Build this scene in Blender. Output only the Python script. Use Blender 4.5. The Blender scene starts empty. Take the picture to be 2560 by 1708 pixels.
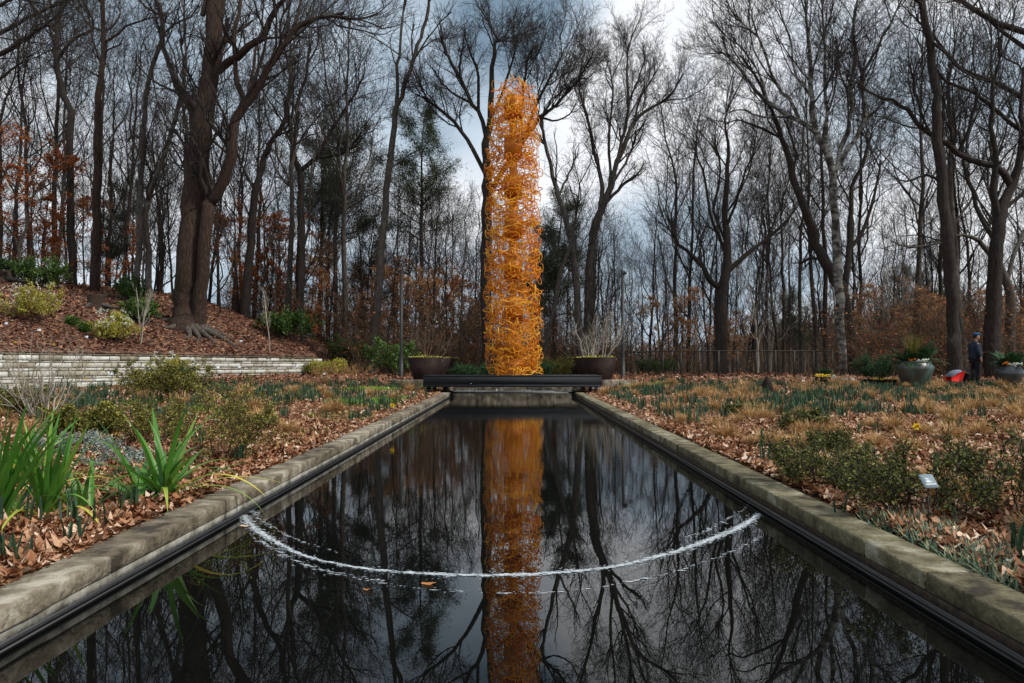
import bpy, math, random
import numpy as np
from mathutils import Vector, Matrix

R = np.random.RandomState(7)
random.seed(7)
rad_ = math.radians
sc = bpy.context.scene
COL = sc.collection

# ------------------------------------------------------------------ camera
F = 1900.0                       # focal length in photo pixels (2560 wide)
H = 1.09                         # eye height above the water (z = 0)
PITCH = math.atan(49.0 / F)
YAW = math.atan(6.0 / F)
cam_d = bpy.data.cameras.new('camera')
cam = bpy.data.objects.new('camera', cam_d)
COL.objects.link(cam)
cam.location = (0, 0, H)
cam.rotation_euler = (math.pi / 2 + PITCH, 0, YAW)
cam_d.sensor_width = 36.0
cam_d.lens = 36.0 * F / 2560.0
cam_d.clip_start = 0.05
cam_d.clip_end = 2000
sc.camera = cam

# ------------------------------------------------------------------ sky
SUN_EL, SUN_AZ = rad_(46), rad_(112)     # azimuth measured from +Y towards +X
wd = bpy.data.worlds.new('World')
sc.world = wd
wd.use_nodes = True
nt = wd.node_tree
nt.nodes.clear()
def N(tree, typ, **kw):
    n = tree.nodes.new(typ)
    for k, v in kw.items():
        setattr(n, k, v)
    return n
L = nt.links.new
sky = N(nt, 'ShaderNodeTexSky', sky_type='NISHITA', sun_disc=False)
sky.sun_elevation = SUN_EL
sky.sun_rotation = SUN_AZ
bg_sky = N(nt, 'ShaderNodeBackground'); bg_sky.inputs[1].default_value = 0.10
L(sky.outputs[0], bg_sky.inputs[0])
tc = N(nt, 'ShaderNodeTexCoord')
mp = N(nt, 'ShaderNodeMapping'); mp.inputs['Scale'].default_value = (1.0, 1.0, 2.0)
mp.inputs['Location'].default_value = (3.1, 0.7, 1.3)
L(tc.outputs['Generated'], mp.inputs[0])
n1 = N(nt, 'ShaderNodeTexNoise'); n1.inputs['Scale'].default_value = 2.6
n1.inputs['Detail'].default_value = 5; n1.inputs['Roughness'].default_value = 0.5
n1.inputs['Distortion'].default_value = 0.25
L(mp.outputs[0], n1.inputs['Vector'])
def vec(px, py):
    v = Vector(((px - 1280) / F, (854 - py) / F, -1)).normalized()
    return cam.rotation_euler.to_matrix() @ v
def blob(px, py, width, gain):
    d = N(nt, 'ShaderNodeVectorMath', operation='DISTANCE')
    L(tc.outputs['Generated'], d.inputs[0])
    d.inputs[1].default_value = vec(px, py)
    m = N(nt, 'ShaderNodeMapRange', interpolation_type='SMOOTHSTEP')
    m.inputs['From Min'].default_value = 0.0; m.inputs['From Max'].default_value = width
    m.inputs['To Min'].default_value = gain; m.inputs['To Max'].default_value = 0.0
    L(d.outputs['Value'], m.inputs['Value'])
    return m.outputs[0]
acc = n1.outputs[0]
for b in (blob(1640, 90, 0.20, 0.25), blob(1330, 10, 0.17, -0.20), blob(1705, 185, 0.07, -0.22),
          blob(140, 90, 0.20, -0.10), blob(300, 520, .35, .09), blob(2250, 430, .40, .07), blob(900, 560, .3, .05), blob(1500, 260, 0.15, 0.06), blob(1050, 300, 0.12, -0.05),
          blob(1300, 1500 - 2600, 0.5, -0.12)):
    a = N(nt, 'ShaderNodeMath', operation='ADD')
    L(acc, a.inputs[0]); L(b, a.inputs[1]); acc = a.outputs[0]
cr = N(nt, 'ShaderNodeValToRGB')
cr.color_ramp.elements[0].position = 0.30; cr.color_ramp.elements[0].color = (0.20, 0.29, 0.38, 1)
cr.color_ramp.elements[1].position = 0.66; cr.color_ramp.elements[1].color = (0.95, 0.97, 1.0, 1)
e = cr.color_ramp.elements.new(0.46); e.color = (0.54, 0.65, 0.76, 1)
L(acc, cr.inputs[0])
bg_cl = N(nt, 'ShaderNodeBackground'); bg_cl.inputs[1].default_value = 1.0
L(cr.outputs[0], bg_cl.inputs[0])
mx = N(nt, 'ShaderNodeMixShader'); mx.inputs[0].default_value = 0.93
L(bg_sky.outputs[0], mx.inputs[1]); L(bg_cl.outputs[0], mx.inputs[2])
wo = N(nt, 'ShaderNodeOutputWorld'); L(mx.outputs[0], wo.inputs[0])

sun_d = bpy.data.lights.new('sun', 'SUN')
sun_d.energy = 3.3; sun_d.angle = rad_(5); sun_d.color = (1.0, 0.95, 0.88)
sun = bpy.data.objects.new('sun', sun_d); COL.objects.link(sun)
sd = Vector((math.sin(SUN_AZ) * math.cos(SUN_EL), math.cos(SUN_AZ) * math.cos(SUN_EL), math.sin(SUN_EL)))
sun.rotation_euler = sd.to_track_quat('Z', 'Y').to_euler()
sun.location = (10, 10, 30)

sc.view_settings.view_transform = 'Standard'
sc.view_settings.look = 'None'
sc.view_settings.exposure = 0.12
sc.view_settings.gamma = 1.0
sc.render.engine = 'CYCLES'
sc.cycles.max_bounces = 6
sc.cycles.transparent_max_bounces = 8
sc.cycles.use_denoising = True

# ------------------------------------------------------------------ helpers
CAMR = np.array(cam.rotation_euler.to_matrix())
def P(px, py, D):
    """the point at distance D (world Y) seen at photo pixel px,py"""
    v = CAMR @ np.array([(px - 1280) / F, (854 - py) / F, -1.0])
    return np.array([0, 0, H]) + v * (D / v[1])

def ss(t):
    t = np.clip(t, 0, 1)
    return t * t * (3 - 2 * t)

A0 = np.array([-16.2, 24.0]); WDIR = np.array([0.509, 0.861]); WNRM = np.array([-0.861, 0.509])
def gz(x, y):
    x = np.asarray(x, float); y = np.asarray(y, float)
    z = 0.125 + 0.005 * np.clip(y, 0, 26) * ss((np.abs(x) - 2.2) / 2.5)  + 0.2 * ss((y - 26.3) / 3)
    z = z - 0.045 * np.clip(y - 38, 0, 60)
    b = 0.02 * np.sin(x * 1.9 + 0.5 * y) * np.sin(y * 1.3 + 1) + 0.012 * np.sin(x * 4.1 + y * 3.3)
    return z + b * ss((np.abs(x) - 2.1) / 0.8)
def sdist(x, y):
    px_ = np.asarray(x, float) - A0[0]; py_ = np.asarray(y, float) - A0[1]
    return px_ * WDIR[0] + py_ * WDIR[1], px_ * WNRM[0] + py_ * WNRM[1]
def hz(x, y):
    s, d = sdist(x, y)
    amp = np.interp(s, [-5, 14, 22, 30], [1, 1, .32, 0])
    base = np.interp(s, [0, 13.9, 22, 30], [1.34, 1.24, .5, .3])
    t = np.clip(d / 14.0, 0, 1)
    z = base + 3.7 * amp * (1 - (1 - t) ** 1.8) - 0.22 * np.clip(d - 16, 0, 60)
    z = z + (0.05 * np.sin(s * 1.1 + d) * np.sin(d * .9) + .03 * np.sin(s * 2.9)) * ss(d)
    g = gz(x, y) - 0.05
    k = np.where(s > 14.0, np.clip(d / 3.0, 0, 1), 1.0)
    return g + (z - g) * k
def th(x, y):
    s, d = sdist(x, y)
    return np.where((d > 0.2) & (s < 30), np.maximum(hz(x, y), gz(x, y)), gz(x, y))
def Pg(px, D):
    """ground point at distance D below photo column px"""
    p = P(px, 900, D)
    return np.array([p[0], D, float(th(p[0], D))])

class MB:
    def __init__(s):
        s.v = []; s.q = []; s.t = []; s.a = []; s.n = 0
    def add(s, v, quads=None, tris=None, var=None):
        v = np.asarray(v, float).reshape(-1, 3)
        if quads is not None and len(quads): s.q.append(np.asarray(quads, int).reshape(-1, 4) + s.n)
        if tris is not None and len(tris): s.t.append(np.asarray(tris, int).reshape(-1, 3) + s.n)
        s.v.append(v)
        if var is None: var = 0.5
        s.a.append(np.broadcast_to(np.asarray(var, float), (len(v),)) if np.ndim(var) < 2 else np.asarray(var).ravel())
        s.n += len(v)
        return s
    def box(s, c, size, rz=0, var=None, ry=0, rx=0):
        c = np.asarray(c, float); h = np.asarray(size, float) / 2
        v = np.array([[x, y, z] for x in (-1, 1) for y in (-1, 1) for z in (-1, 1)], float) * h
        m = np.array(Matrix.Rotation(rz, 3, 'Z') @ Matrix.Rotation(ry, 3, 'Y') @ Matrix.Rotation(rx, 3, 'X'))
        v = v @ m.T + c
        q = [[0, 1, 3, 2], [4, 6, 7, 5], [0, 4, 5, 1], [2, 3, 7, 6], [0, 2, 6, 4], [1, 5, 7, 3]]
        return s.add(v, q, var=var)
    def tubes(s, pts, rad, sides=5, var=None, cap=False):
        pts = np.asarray(pts, float); rad = np.asarray(rad, float)
        if pts.ndim == 2: pts = pts[None]
        if rad.ndim < 2: rad = np.broadcast_to(rad, pts.shape[:2]) if rad.ndim == 0 else rad[None]
        n, p, _ = pts.shape
        t = np.gradient(pts, axis=1)
        t /= np.linalg.norm(t, axis=2, keepdims=True) + 1e-9
        m = pts[:, -1] - pts[:, 0]
        ref = np.where((np.abs(m[:, 2:3]) > 0.7 * np.linalg.norm(m, axis=1, keepdims=True)), [[1., 0, 0]], [[0, 0, 1.]])[:, None]
        u = ref - (ref * t).sum(2, keepdims=True) * t
        u /= np.linalg.norm(u, axis=2, keepdims=True) + 1e-9
        w = np.cross(t, u)
        a = np.arange(sides) * 2 * math.pi / sides
        v = pts[:, :, None] + rad[:, :, None, None] * (np.cos(a)[None, None, :, None] * u[:, :, None] + np.sin(a)[None, None, :, None] * w[:, :, None])
        i = np.arange(n)[:, None, None] * p * sides + np.arange(p - 1)[None, :, None] * sides
        j = np.arange(sides)[None, None]; k = (j + 1) % sides
        q = np.stack([i + j, i + k, i + k + sides, i + j + sides], -1).reshape(-1, 4)
        vr = 0.5 if var is None else var
        if np.ndim(vr) == 1: vr = np.repeat(np.asarray(vr), p * sides)
        s.add(v, q, var=vr)
        if cap:
            for g in range(n):
                for e, o in ((0, False), (p - 1, True)):
                    b = g * p * sides + e * sides
                    ring = v[g, e]
                    c = ring.mean(0)
                    idx = np.arange(sides); tr = np.stack([idx, (idx + 1) % sides, np.full(sides, sides)], 1)
                    if not o: tr = tr[:, ::-1]
                    s.add(np.vstack([ring, c[None]]), None, tr, var=vr if np.ndim(vr) == 0 else .5)
        return s
    def lathe(s, prof, n=24, c=(0, 0, 0), var=None, sx=1, sy=1):
        prof = np.asarray(prof, float); c = np.asarray(c, float)
        a = np.arange(n) * 2 * math.pi / n
        v = np.stack([prof[:, 0:1] * np.cos(a) * sx, prof[:, 0:1] * np.sin(a) * sy, np.repeat(prof[:, 1:2], n, 1)], -1) + c
        i = np.arange(len(prof) - 1)[:, None] * n; j = np.arange(n)[None]; k = (j + 1) % n
        q = np.stack([i + j, i + k, i + k + n, i + j + n], -1).reshape(-1, 4)
        return s.add(v, q, var=var)
    def ball(s, c, r, n=10, m=7, var=None):
        r = np.broadcast_to(np.asarray(r, float), (3,))
        th_ = np.linspace(0.02, math.pi - .02, m)
        pr = np.stack([np.sin(th_), -np.cos(th_)], 1)
        a = np.arange(n) * 2 * math.pi / n
        v = np.stack([pr[:, 0:1] * np.cos(a), pr[:, 0:1] * np.sin(a), np.repeat(pr[:, 1:2], n, 1)], -1) * r + np.asarray(c, float)
        i = np.arange(m - 1)[:, None] * n; j = np.arange(n)[None]; k = (j + 1) % n
        q = np.stack([i + j, i + k, i + k + n, i + j + n], -1).reshape(-1, 4)
        return s.add(v, q, var=var)
    def cards(s, c, d, w, length, width, var=None, fold=0.25):
        """leaf shaped cards: centre base c, direction d, side w (unit), 4 verts, folded"""
        c = np.asarray(c, float); n = len(c)
        length = np.broadcast_to(length, (n,))[:, None]; width = np.broadcast_to(width, (n,))[:, None]
        nn = np.cross(d, w)
        a = c; b = c + d * length * .5 + w * width * .5 + nn * width * fold
        e_ = c + d * length; f = c + d * length * .5 - w * width * .5 + nn * width * fold
        v = np.stack([a, b, e_, f], 1)
        i = np.arange(n)[:, None] * 4
        t = np.concatenate([i + np.array([[0, 1, 2]]), i + np.array([[0, 2, 3]])], 0)
        vr = 0.5 if var is None else var
        if np.ndim(vr) == 1: vr = np.repeat(vr, 4)
        return s.add(v.reshape(-1, 3), None, t, var=vr)
    def build(s, name, mat=None, parent=None, smooth=False, origin=None):
        me = bpy.data.meshes.new(name)
        v = np.vstack(s.v) if s.v else np.zeros((0, 3))
        if origin is not None: v = v - np.asarray(origin, float)
        q = np.vstack(s.q) if s.q else np.zeros((0, 4), int)
        t = np.vstack(s.t) if s.t else np.zeros((0, 3), int)
        me.vertices.add(len(v)); me.vertices.foreach_set('co', v.astype(np.float32).ravel())
        nl = len(q) * 4 + len(t) * 3
        me.loops.add(nl); me.loops.foreach_set('vertex_index', np.concatenate([q.ravel(), t.ravel()]).astype(np.int32))
        me.polygons.add(len(q) + len(t))
        ls = np.concatenate([np.arange(len(q)) * 4, len(q) * 4 + np.arange(len(t)) * 3]).astype(np.int32)
        me.polygons.foreach_set('loop_start', ls)
        if smooth: me.polygons.foreach_set('use_smooth', np.ones(len(q) + len(t), bool))
        at = me.attributes.new('var', 'FLOAT', 'POINT')
        at.data.foreach_set('value', np.concatenate(s.a).astype(np.float32))
        me.update(calc_edges=True)
        if mat: me.materials.append(mat)
        o = bpy.data.objects.new(name, me)
        COL.objects.link(o)
        if origin is not None and parent is None: o.location = tuple(origin)
        if parent is not None: o.parent = parent
        return o

def tag(o, label=None, cat=None, group=None, kind=None):
    if label: o['label'] = label
    if cat: o['category'] = cat
    if group: o['group'] = group
    if kind: o['kind'] = kind
    return o
def empty(name, loc, label, cat, group=None, rz=0, scale=1):
    o = bpy.data.objects.new(name, None); COL.objects.link(o)
    o.location = tuple(float(a) for a in loc); o.rotation_euler = (0, 0, rz); o.scale = (scale,) * 3
    o.empty_display_size = .2
    return tag(o, label, cat, group)
def copy_tree(root, loc, rz=0, scale=1, label=None, group=None):
    r = root.copy(); COL.objects.link(r)
    r.location = tuple(float(a) for a in loc); r.rotation_euler = (0, 0, rz)
    r.scale = (scale,) * 3 if np.ndim(scale) == 0 else tuple(scale)
    if label: r['label'] = label
    if group: r['group'] = group
    for ch in list(root.children):
        c = ch.copy(); COL.objects.link(c); c.parent = r
        for g in list(ch.children):
            d = g.copy(); COL.objects.link(d); d.parent = c
    return r

# ------------------------------------------------------------------ materials
def mat(name, stops, rough=0.8, scale=6, detail=4, bump=0.0, bscale=40, varmix=0.0, spec=0.3, metal=0.0,
        stretch=(1, 1, 1), coord='Object', hole=None, kind='noise', transl=0.0, bdist=0.02):
    m = bpy.data.materials.new(name); m.use_nodes = True
    t = m.node_tree; b = t.nodes['Principled BSDF']; l = t.links.new
    b.inputs['Roughness'].default_value = rough; b.inputs['Metallic'].default_value = metal
    b.inputs['Specular IOR Level'].default_value = spec
    c = N(t, 'ShaderNodeTexCoord'); mp_ = N(t, 'ShaderNodeMapping'); mp_.inputs['Scale'].default_value = stretch
    l(c.outputs[coord], mp_.inputs[0])
    if kind == 'noise':
        n = N(t, 'ShaderNodeTexNoise'); n.inputs['Scale'].default_value = scale; n.inputs['Detail'].default_value = detail
        n.inputs['Roughness'].default_value = .6
        l(mp_.outputs[0], n.inputs['Vector']); src = n.outputs[0]
    else:
        n = N(t, 'ShaderNodeTexVoronoi'); n.inputs['Scale'].default_value = scale
        l(mp_.outputs[0], n.inputs['Vector'])
        sp = N(t, 'ShaderNodeSeparateColor'); l(n.outputs['Color'], sp.inputs[0]); src = sp.outputs[0]
    if varmix > 0:
        a = N(t, 'ShaderNodeAttribute'); a.attribute_name = 'var'
        mm = N(t, 'ShaderNodeMix'); mm.inputs[0].default_value = varmix
        l(src, mm.inputs[2]); l(a.outputs['Fac'], mm.inputs[3]); src = mm.outputs[0]
    r = N(t, 'ShaderNodeValToRGB'); el = r.color_ramp.elements
    el[0].position = stops[0][0]; el[0].color = (*stops[0][1], 1)
    el[1].position = stops[-1][0]; el[1].color = (*stops[-1][1], 1)
    for p_, c_ in stops[1:-1]:
        e_ = el.new(p_); e_.color = (*c_, 1)
    l(src, r.inputs[0]); l(r.outputs[0], b.inputs['Base Color'])
    if bump > 0:
        n2 = N(t, 'ShaderNodeTexNoise'); n2.inputs['Scale'].default_value = bscale; n2.inputs['Detail'].default_value = 5
        l(mp_.outputs[0], n2.inputs['Vector'])
        bu = N(t, 'ShaderNodeBump'); bu.inputs['Strength'].default_value = bump; bu.inputs['Distance'].default_value = bdist
        l(n2.outputs[0], bu.inputs['Height']); l(bu.outputs[0], b.inputs['Normal'])
    if transl > 0:
        tr = N(t, 'ShaderNodeBsdfTranslucent'); l(r.outputs[0], tr.inputs[0])
        ms = N(t, 'ShaderNodeMixShader'); ms.inputs[0].default_value = transl
        out = t.nodes['Material Output']
        l(b.outputs[0], ms.inputs[1]); l(tr.outputs[0], ms.inputs[2]); l(ms.outputs[0], out.inputs[0])
    return m

M = {}
M['bark'] = mat('bark', [(.3, (.014, .010, .008)), (.5, (.034, .026, .02)), (.72, (.07, .055, .044))], .95, 5, 6, 1.0, 9, stretch=(5, 5, .7), bdist=.06)
M['bark_brown'] = mat('bark_brown', [(.3, (.018, .010, .007)), (.5, (.048, .028, .019)), (.72, (.10, .065, .045))], .95, 6, 6, 1.0, 11, stretch=(4, 4, .45), bdist=.08)
M['bark_grey'] = mat('bark_grey', [(.3, (.03, .025, .02)), (.55, (.08, .066, .053)), (.75, (.15, .13, .108))], .9, 4, 6, .7, 9, stretch=(3, 3, 1.0), bdist=.03)
M['twig'] = mat('twig', [(.3, (.018, .014, .012)), (.7, (.05, .04, .034))], .9, 3)
M['twig_brown'] = mat('twig_brown', [(.3, (.05, .03, .018)), (.7, (.14, .09, .055))], .9, 3)
M['twig_pale'] = mat('twig_pale', [(.3, (.20, .17, .13)), (.7, (.42, .38, .31))], .85, 3)
M['birch'] = mat('birch', [(.40, (.025, .02, .016)), (.50, (.10, .09, .075)), (.62, (.24, .23, .20))], .85, 2.2, 7, .5, 12, stretch=(1.5, 1.5, 2.2))
M['rust_leaf'] = mat('rust_leaf', [(.1, (.15, .035, .008)), (.5, (.40, .12, .03)), (.9, (.62, .26, .09))], .7, 2, varmix=.85, transl=.3)
M['tan_leaf'] = mat('tan_leaf', [(.1, (.22, .09, .03)), (.5, (.48, .25, .11)), (.9, (.72, .46, .26))], .7, 2, varmix=.85, transl=.3)
M['pine'] = mat('pine', [(.1, (.010, .020, .006)), (.5, (.03, .05, .014)), (.9, (.075, .10, .03))], .7, 3, varmix=.8, transl=.15)
M['green_leaf'] = mat('green_leaf', [(.05, (.015, .035, .006)), (.5, (.05, .11, .015)), (.95, (.16, .25, .04))], .5, 3, varmix=.85, transl=.2, spec=.4)
M['dark_leaf'] = mat('dark_leaf', [(.05, (.008, .022, .007)), (.5, (.02, .06, .018)), (.95, (.06, .13, .04))], .75, 3, varmix=.85, transl=.15)
M['olive_leaf'] = mat('olive_leaf', [(.05, (.035, .028, .006)), (.35, (.08, .08, .012)), (.65, (.18, .17, .025)), (.92, (.42, .38, .08))], .6, 6, varmix=.85, transl=.2)
M['olive_dark'] = mat('olive_dark', [(.05, (.018, .018, .005)), (.35, (.045, .052, .010)), (.65, (.10, .11, .018)), (.92, (.26, .26, .06))], .6, 6, varmix=.85, transl=.2)
M['lime_leaf'] = mat('lime_leaf', [(.05, (.12, .12, .012)), (.45, (.36, .32, .025)), (.8, (.58, .52, .07)), (.97, (.8, .8, .5))], .6, 6, varmix=.9, transl=.2)
M['silver_leaf'] = mat('silver_leaf', [(.05, (.10, .13, .11)), (.5, (.22, .27, .24)), (.95, (.42, .47, .43))], .7, 6, varmix=.9, transl=.1)
M['daffodil'] = mat('daffodil', [(.05, (.010, .030, .015)), (.5, (.028, .068, .032)), (.95, (.09, .16, .07))], .6, 3, varmix=.8, transl=.12, spec=.4)
M['strap'] = mat('strap', [(.0, (.03, .10, .012)), (.45, (.09, .25, .03)), (.7, (.26, .42, .06)), (1, (.75, .62, .10))], .42, 4, varmix=.9, transl=.3, spec=.5)
M['lime_grass'] = mat('lime_grass', [(.0, (.06, .16, .01)), (.5, (.17, .38, .02)), (1, (.34, .52, .06))], .6, 3, varmix=.9, transl=.25)
M['blue_grass'] = mat('blue_grass', [(.0, (.07, .13, .09)), (.55, (.16, .25, .17)), (.8, (.30, .33, .18)), (1, (.45, .40, .2))], .6, 3, varmix=.9, transl=.2)
M['straw'] = mat('straw', [(.0, (.22, .11, .04)), (.5, (.46, .27, .11)), (1, (.70, .50, .25))], .8, 3, varmix=.85, transl=.2)
M['dead_leaf'] = mat('dead_leaf', [(.08, (.03, .012, .006)), (.28, (.13, .048, .018)), (.5, (.27, .115, .05)), (.70, (.46, .26, .15)), (.88, (.78, .62, .47))], .75, 9, varmix=.75, transl=.08, spec=.25)
M['hill_leaf'] = mat('hill_leaf', [(.05, (.03, .012, .007)), (.3, (.10, .038, .02)), (.6, (.22, .09, .048)), (.92, (.48, .27, .16))], .8, 20, varmix=.85, spec=.2)
M['litter'] = mat('litter', [(.0, (.015, .008, .005)), (.4, (.06, .028, .014)), (.75, (.16, .075, .038)), (1, (.32, .19, .11))], .95, 14, 4, .9, 18, kind='vor', bdist=.03)
M['hill_ground'] = mat('hill_ground', [(.0, (.03, .015, .010)), (.5, (.09, .042, .027)), (1, (.22, .12, .075))], .95, 8, 4, .9, 12, kind='vor', bdist=.05)
M['stone'] = mat('stone', [(.28, (.15, .125, .08)), (.42, (.34, .31, .24)), (.54, (.48, .47, .41)), (.72, (.66, .66, .61))], .9, 3.4, 10, .8, 14, varmix=.45, bdist=.03)
M['coping'] = mat('coping', [(.34, (.04, .032, .022)), (.43, (.12, .095, .063)), (.54, (.20, .165, .115)), (.66, (.38, .34, .27))], .85, 6, 12, 1.0, 38, varmix=.15, spec=.3, bdist=.014)
M['coping_moss'] = mat('coping_moss', [(.34, (.035, .028, .016)), (.43, (.10, .085, .045)), (.54, (.155, .135, .075)), (.66, (.30, .275, .20))], .85, 6, 12, 1.0, 38, varmix=.15, spec=.3, bdist=.014)
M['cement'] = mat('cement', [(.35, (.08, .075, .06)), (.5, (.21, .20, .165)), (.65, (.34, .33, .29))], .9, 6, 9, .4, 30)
M['pale_path'] = mat('pale_path', [(.3, (.36, .34, .30)), (.7, (.50, .48, .43))], .9, 4, 6, .2, 30)
M['liner'] = mat('liner', [(.3, (.006, .006, .006)), (.7, (.02, .02, .02))], .45, 4, spec=.5)
M['black_paint'] = mat('black_paint', [(.3, (.012, .013, .015)), (.7, (.028, .030, .034))], .8, 5, 6, .05, 20, stretch=(.4, 1, 8), spec=.25)
M['black_metal'] = mat('black_metal', [(.3, (.008, .008, .008)), (.7, (.02, .018, .016))], .5, 5, spec=.4)
M['corten'] = mat('corten', [(.3, (.006, .003, .0025)), (.5, (.016, .007, .005)), (.8, (.045, .017, .012))], .72, 2.5, 5, .1, 20, spec=.2)
M['fence_metal'] = mat('fence_metal', [(.3, (.02, .015, .012)), (.7, (.06, .045, .035))], .6, 5)
M['amber'] = mat('amber', [(.2, (.70, .22, .005)), (.5, (.95, .42, .010)), (.8, (1.0, .62, .04))], .25, 3, varmix=.8, spec=.7, transl=.4)
M['amber_drum'] = mat('amber_drum', [(.3, (.42, .14, .006)), (.7, (.58, .21, .008))], .5, 2, spec=.4)
M['amber_red'] = mat('amber_red', [(.3, (.26, .03, .005)), (.7, (.36, .05, .008))], .5, 3)
M['glaze'] = mat('glaze', [(.35, (.05, .042, .030)), (.5, (.065, .075, .058)), (.65, (.07, .14, .115))], .4, 1.2, 5, .1, 20, spec=.6, stretch=(1.6, 1.6, .5))
M['dark_glaze'] = mat('dark_glaze', [(.3, (.015, .018, .018)), (.7, (.06, .07, .068))], .3, 1.5, 5, .05, 20, spec=.7)
M['white_tag'] = mat('white_tag', [(.3, (.45, .50, .55)), (.7, (.66, .70, .74))], .45, 5, spec=.5)
M['grey_tag'] = mat('grey_tag', [(.3, (.17, .22, .25)), (.7, (.25, .31, .34))], .4, 12, spec=.5)
M['ink_white'] = mat('ink_white', [(.3, (.7, .75, .78)), (.7, (.8, .84, .86))], .5, 5)
M['foam'] = mat('foam', [(.2, (.22, .26, .29)), (.8, (.62, .66, .68))], .6, 8, varmix=.6)
M['yellow'] = mat('yellow', [(.2, (.65, .40, .01)), (.8, (.85, .62, .03))], .6, 5, varmix=.7)
M['white_flower'] = mat('white_flower', [(.2, (.55, .60, .45)), (.8, (.8, .82, .7))], .6, 5, varmix=.7)
M['orange_flower'] = mat('orange_flower', [(.2, (.5, .12, .01)), (.8, (.8, .25, .02))], .6, 5, varmix=.7)
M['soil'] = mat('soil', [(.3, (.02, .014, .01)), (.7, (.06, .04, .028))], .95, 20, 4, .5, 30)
M['skin'] = mat('skin', [(.3, (.36, .17, .11)), (.7, (.48, .25, .17))], .55, 6)
M['jacket'] = mat('jacket', [(.3, (.006, .011, .022)), (.7, (.018, .030, .052))], .75, 7, 5, .3, 14)
M['trousers'] = mat('trousers', [(.3, (.006, .006, .008)), (.7, (.018, .018, .022))], .85, 7, 5, .3, 14)
M['blue_cap'] = mat('blue_cap', [(.3, (.006, .05, .14)), (.7, (.012, .10, .26))], .8, 30)
M['hair'] = mat('hair', [(.3, (.010, .006, .004)), (.7, (.035, .02, .012))], .8, 40)
M['red_cloth'] = mat('red_cloth', [(.3, (.50, .006, .004)), (.7, (.72, .014, .008))], .7, 5)
M['black_cloth'] = mat('black_cloth', [(.3, (.008, .007, .007)), (.7, (.025, .02, .02))], .8, 9)
M['print_cloth'] = mat('print_cloth', [(.42, (.05, .055, .08)), (.5, (.35, .38, .45)), (.56, (.12, .13, .18))], .8, 30, 3, stretch=(1, 1, 2.2))

# ------------------------------------------------------------------ water
def water_mat():
    m = bpy.data.materials.new('water'); m.use_nodes = True
    t = m.node_tree; b = t.nodes['Principled BSDF']; l = t.links.new
    b.inputs['Base Color'].default_value = (.003, .0035, .003, 1)
    b.inputs['Roughness'].default_value = 0.0
    b.inputs['IOR'].default_value = 1.34
    b.inputs['Specular IOR Level'].default_value = 0.5
    c = N(t, 'ShaderNodeTexCoord')
    mp1 = N(t, 'ShaderNodeMapping'); mp1.inputs['Scale'].default_value = (1.0, 1.5, 1)
    l(c.outputs['Object'], mp1.inputs[0])
    na = N(t, 'ShaderNodeTexNoise'); na.inputs['Scale'].default_value = 7.0; na.inputs['Detail'].default_value = 3
    l(mp1.outputs[0], na.inputs['Vector'])
    nb = N(t, 'ShaderNodeTexNoise'); nb.inputs['Scale'].default_value = 1.1; nb.inputs['Detail'].default_value = 1
    l(mp1.outputs[0], nb.inputs['Vector'])
    # ripples fade in beyond the foam arc (towards the deck)
    sp = N(t, 'ShaderNodeSeparateXYZ'); l(c.outputs['Object'], sp.inputs[0])
    mr = N(t, 'ShaderNodeMapRange', interpolation_type='SMOOTHSTEP')
    mr.inputs['From Min'].default_value = 4.2; mr.inputs['From Max'].default_value = 9.0
    mr.inputs['To Min'].default_value = .04; mr.inputs['To Max'].default_value = 1.0
    l(sp.outputs['Y'], mr.inputs['Value'])
    mu = N(t, 'ShaderNodeMath', operation='MULTIPLY'); l(na.outputs[0], mu.inputs[0]); l(mr.outputs[0], mu.inputs[1])
    ad = N(t, 'ShaderNodeMath', operation='MULTIPLY_ADD'); l(nb.outputs[0], ad.inputs[0]); ad.inputs[1].default_value = .10
    l(mu.outputs[0], ad.inputs[2])
    bu = N(t, 'ShaderNodeBump'); bu.inputs['Strength'].default_value = .5; bu.inputs['Distance'].default_value = .0018
    l(ad.outputs[0], bu.inputs['Height']); l(bu.outputs[0], b.inputs['Normal'])
    return m
M['water'] = water_mat()
XL, XR = -1.93, 1.82
w = MB()
def flat(mb, x0, y0, x1, y1, z):
    mb.add([[x0, y0, z], [x1, y0, z], [x1, y1, z], [x0, y1, z]], [[0, 1, 2, 3]])
flat(w, -2.3, -6, 2.2, 26.5, 0.0)
tag(w.build('water', M['water']), kind='structure')

# ------------------------------------------------------------------ ground
xs = np.concatenate([-np.geomspace(400, 22, 14), np.arange(-20, -3, .5), [-2.8, -2.45, -2.13, 2.02, 2.35, 2.8], np.arange(3, 21, .5), np.geomspace(22, 400, 14)])
ys = np.concatenate([[-40, -15, -6], np.arange(-5, 26.5, .5), [26.75], np.arange(27.5, 45, .7), np.geomspace(46, 900, 22)])
X, Y = np.meshgrid(xs, ys)
Z = gz(X, Y)
nx, ny = len(xs), len(ys)
q = []
for j in range(ny - 1):
    for i in range(nx - 1):
        if xs[i] > -2.2 and xs[i + 1] < 2.1 and ys[j + 1] <= 26.76 and ys[j] >= -6: continue
        q.append([j * nx + i, j * nx + i + 1, (j + 1) * nx + i + 1, (j + 1) * nx + i])
g = MB().add(np.stack([X, Y, Z], -1), q)
tag(g.build('ground', M['litter'], smooth=True), kind='structure')

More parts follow.
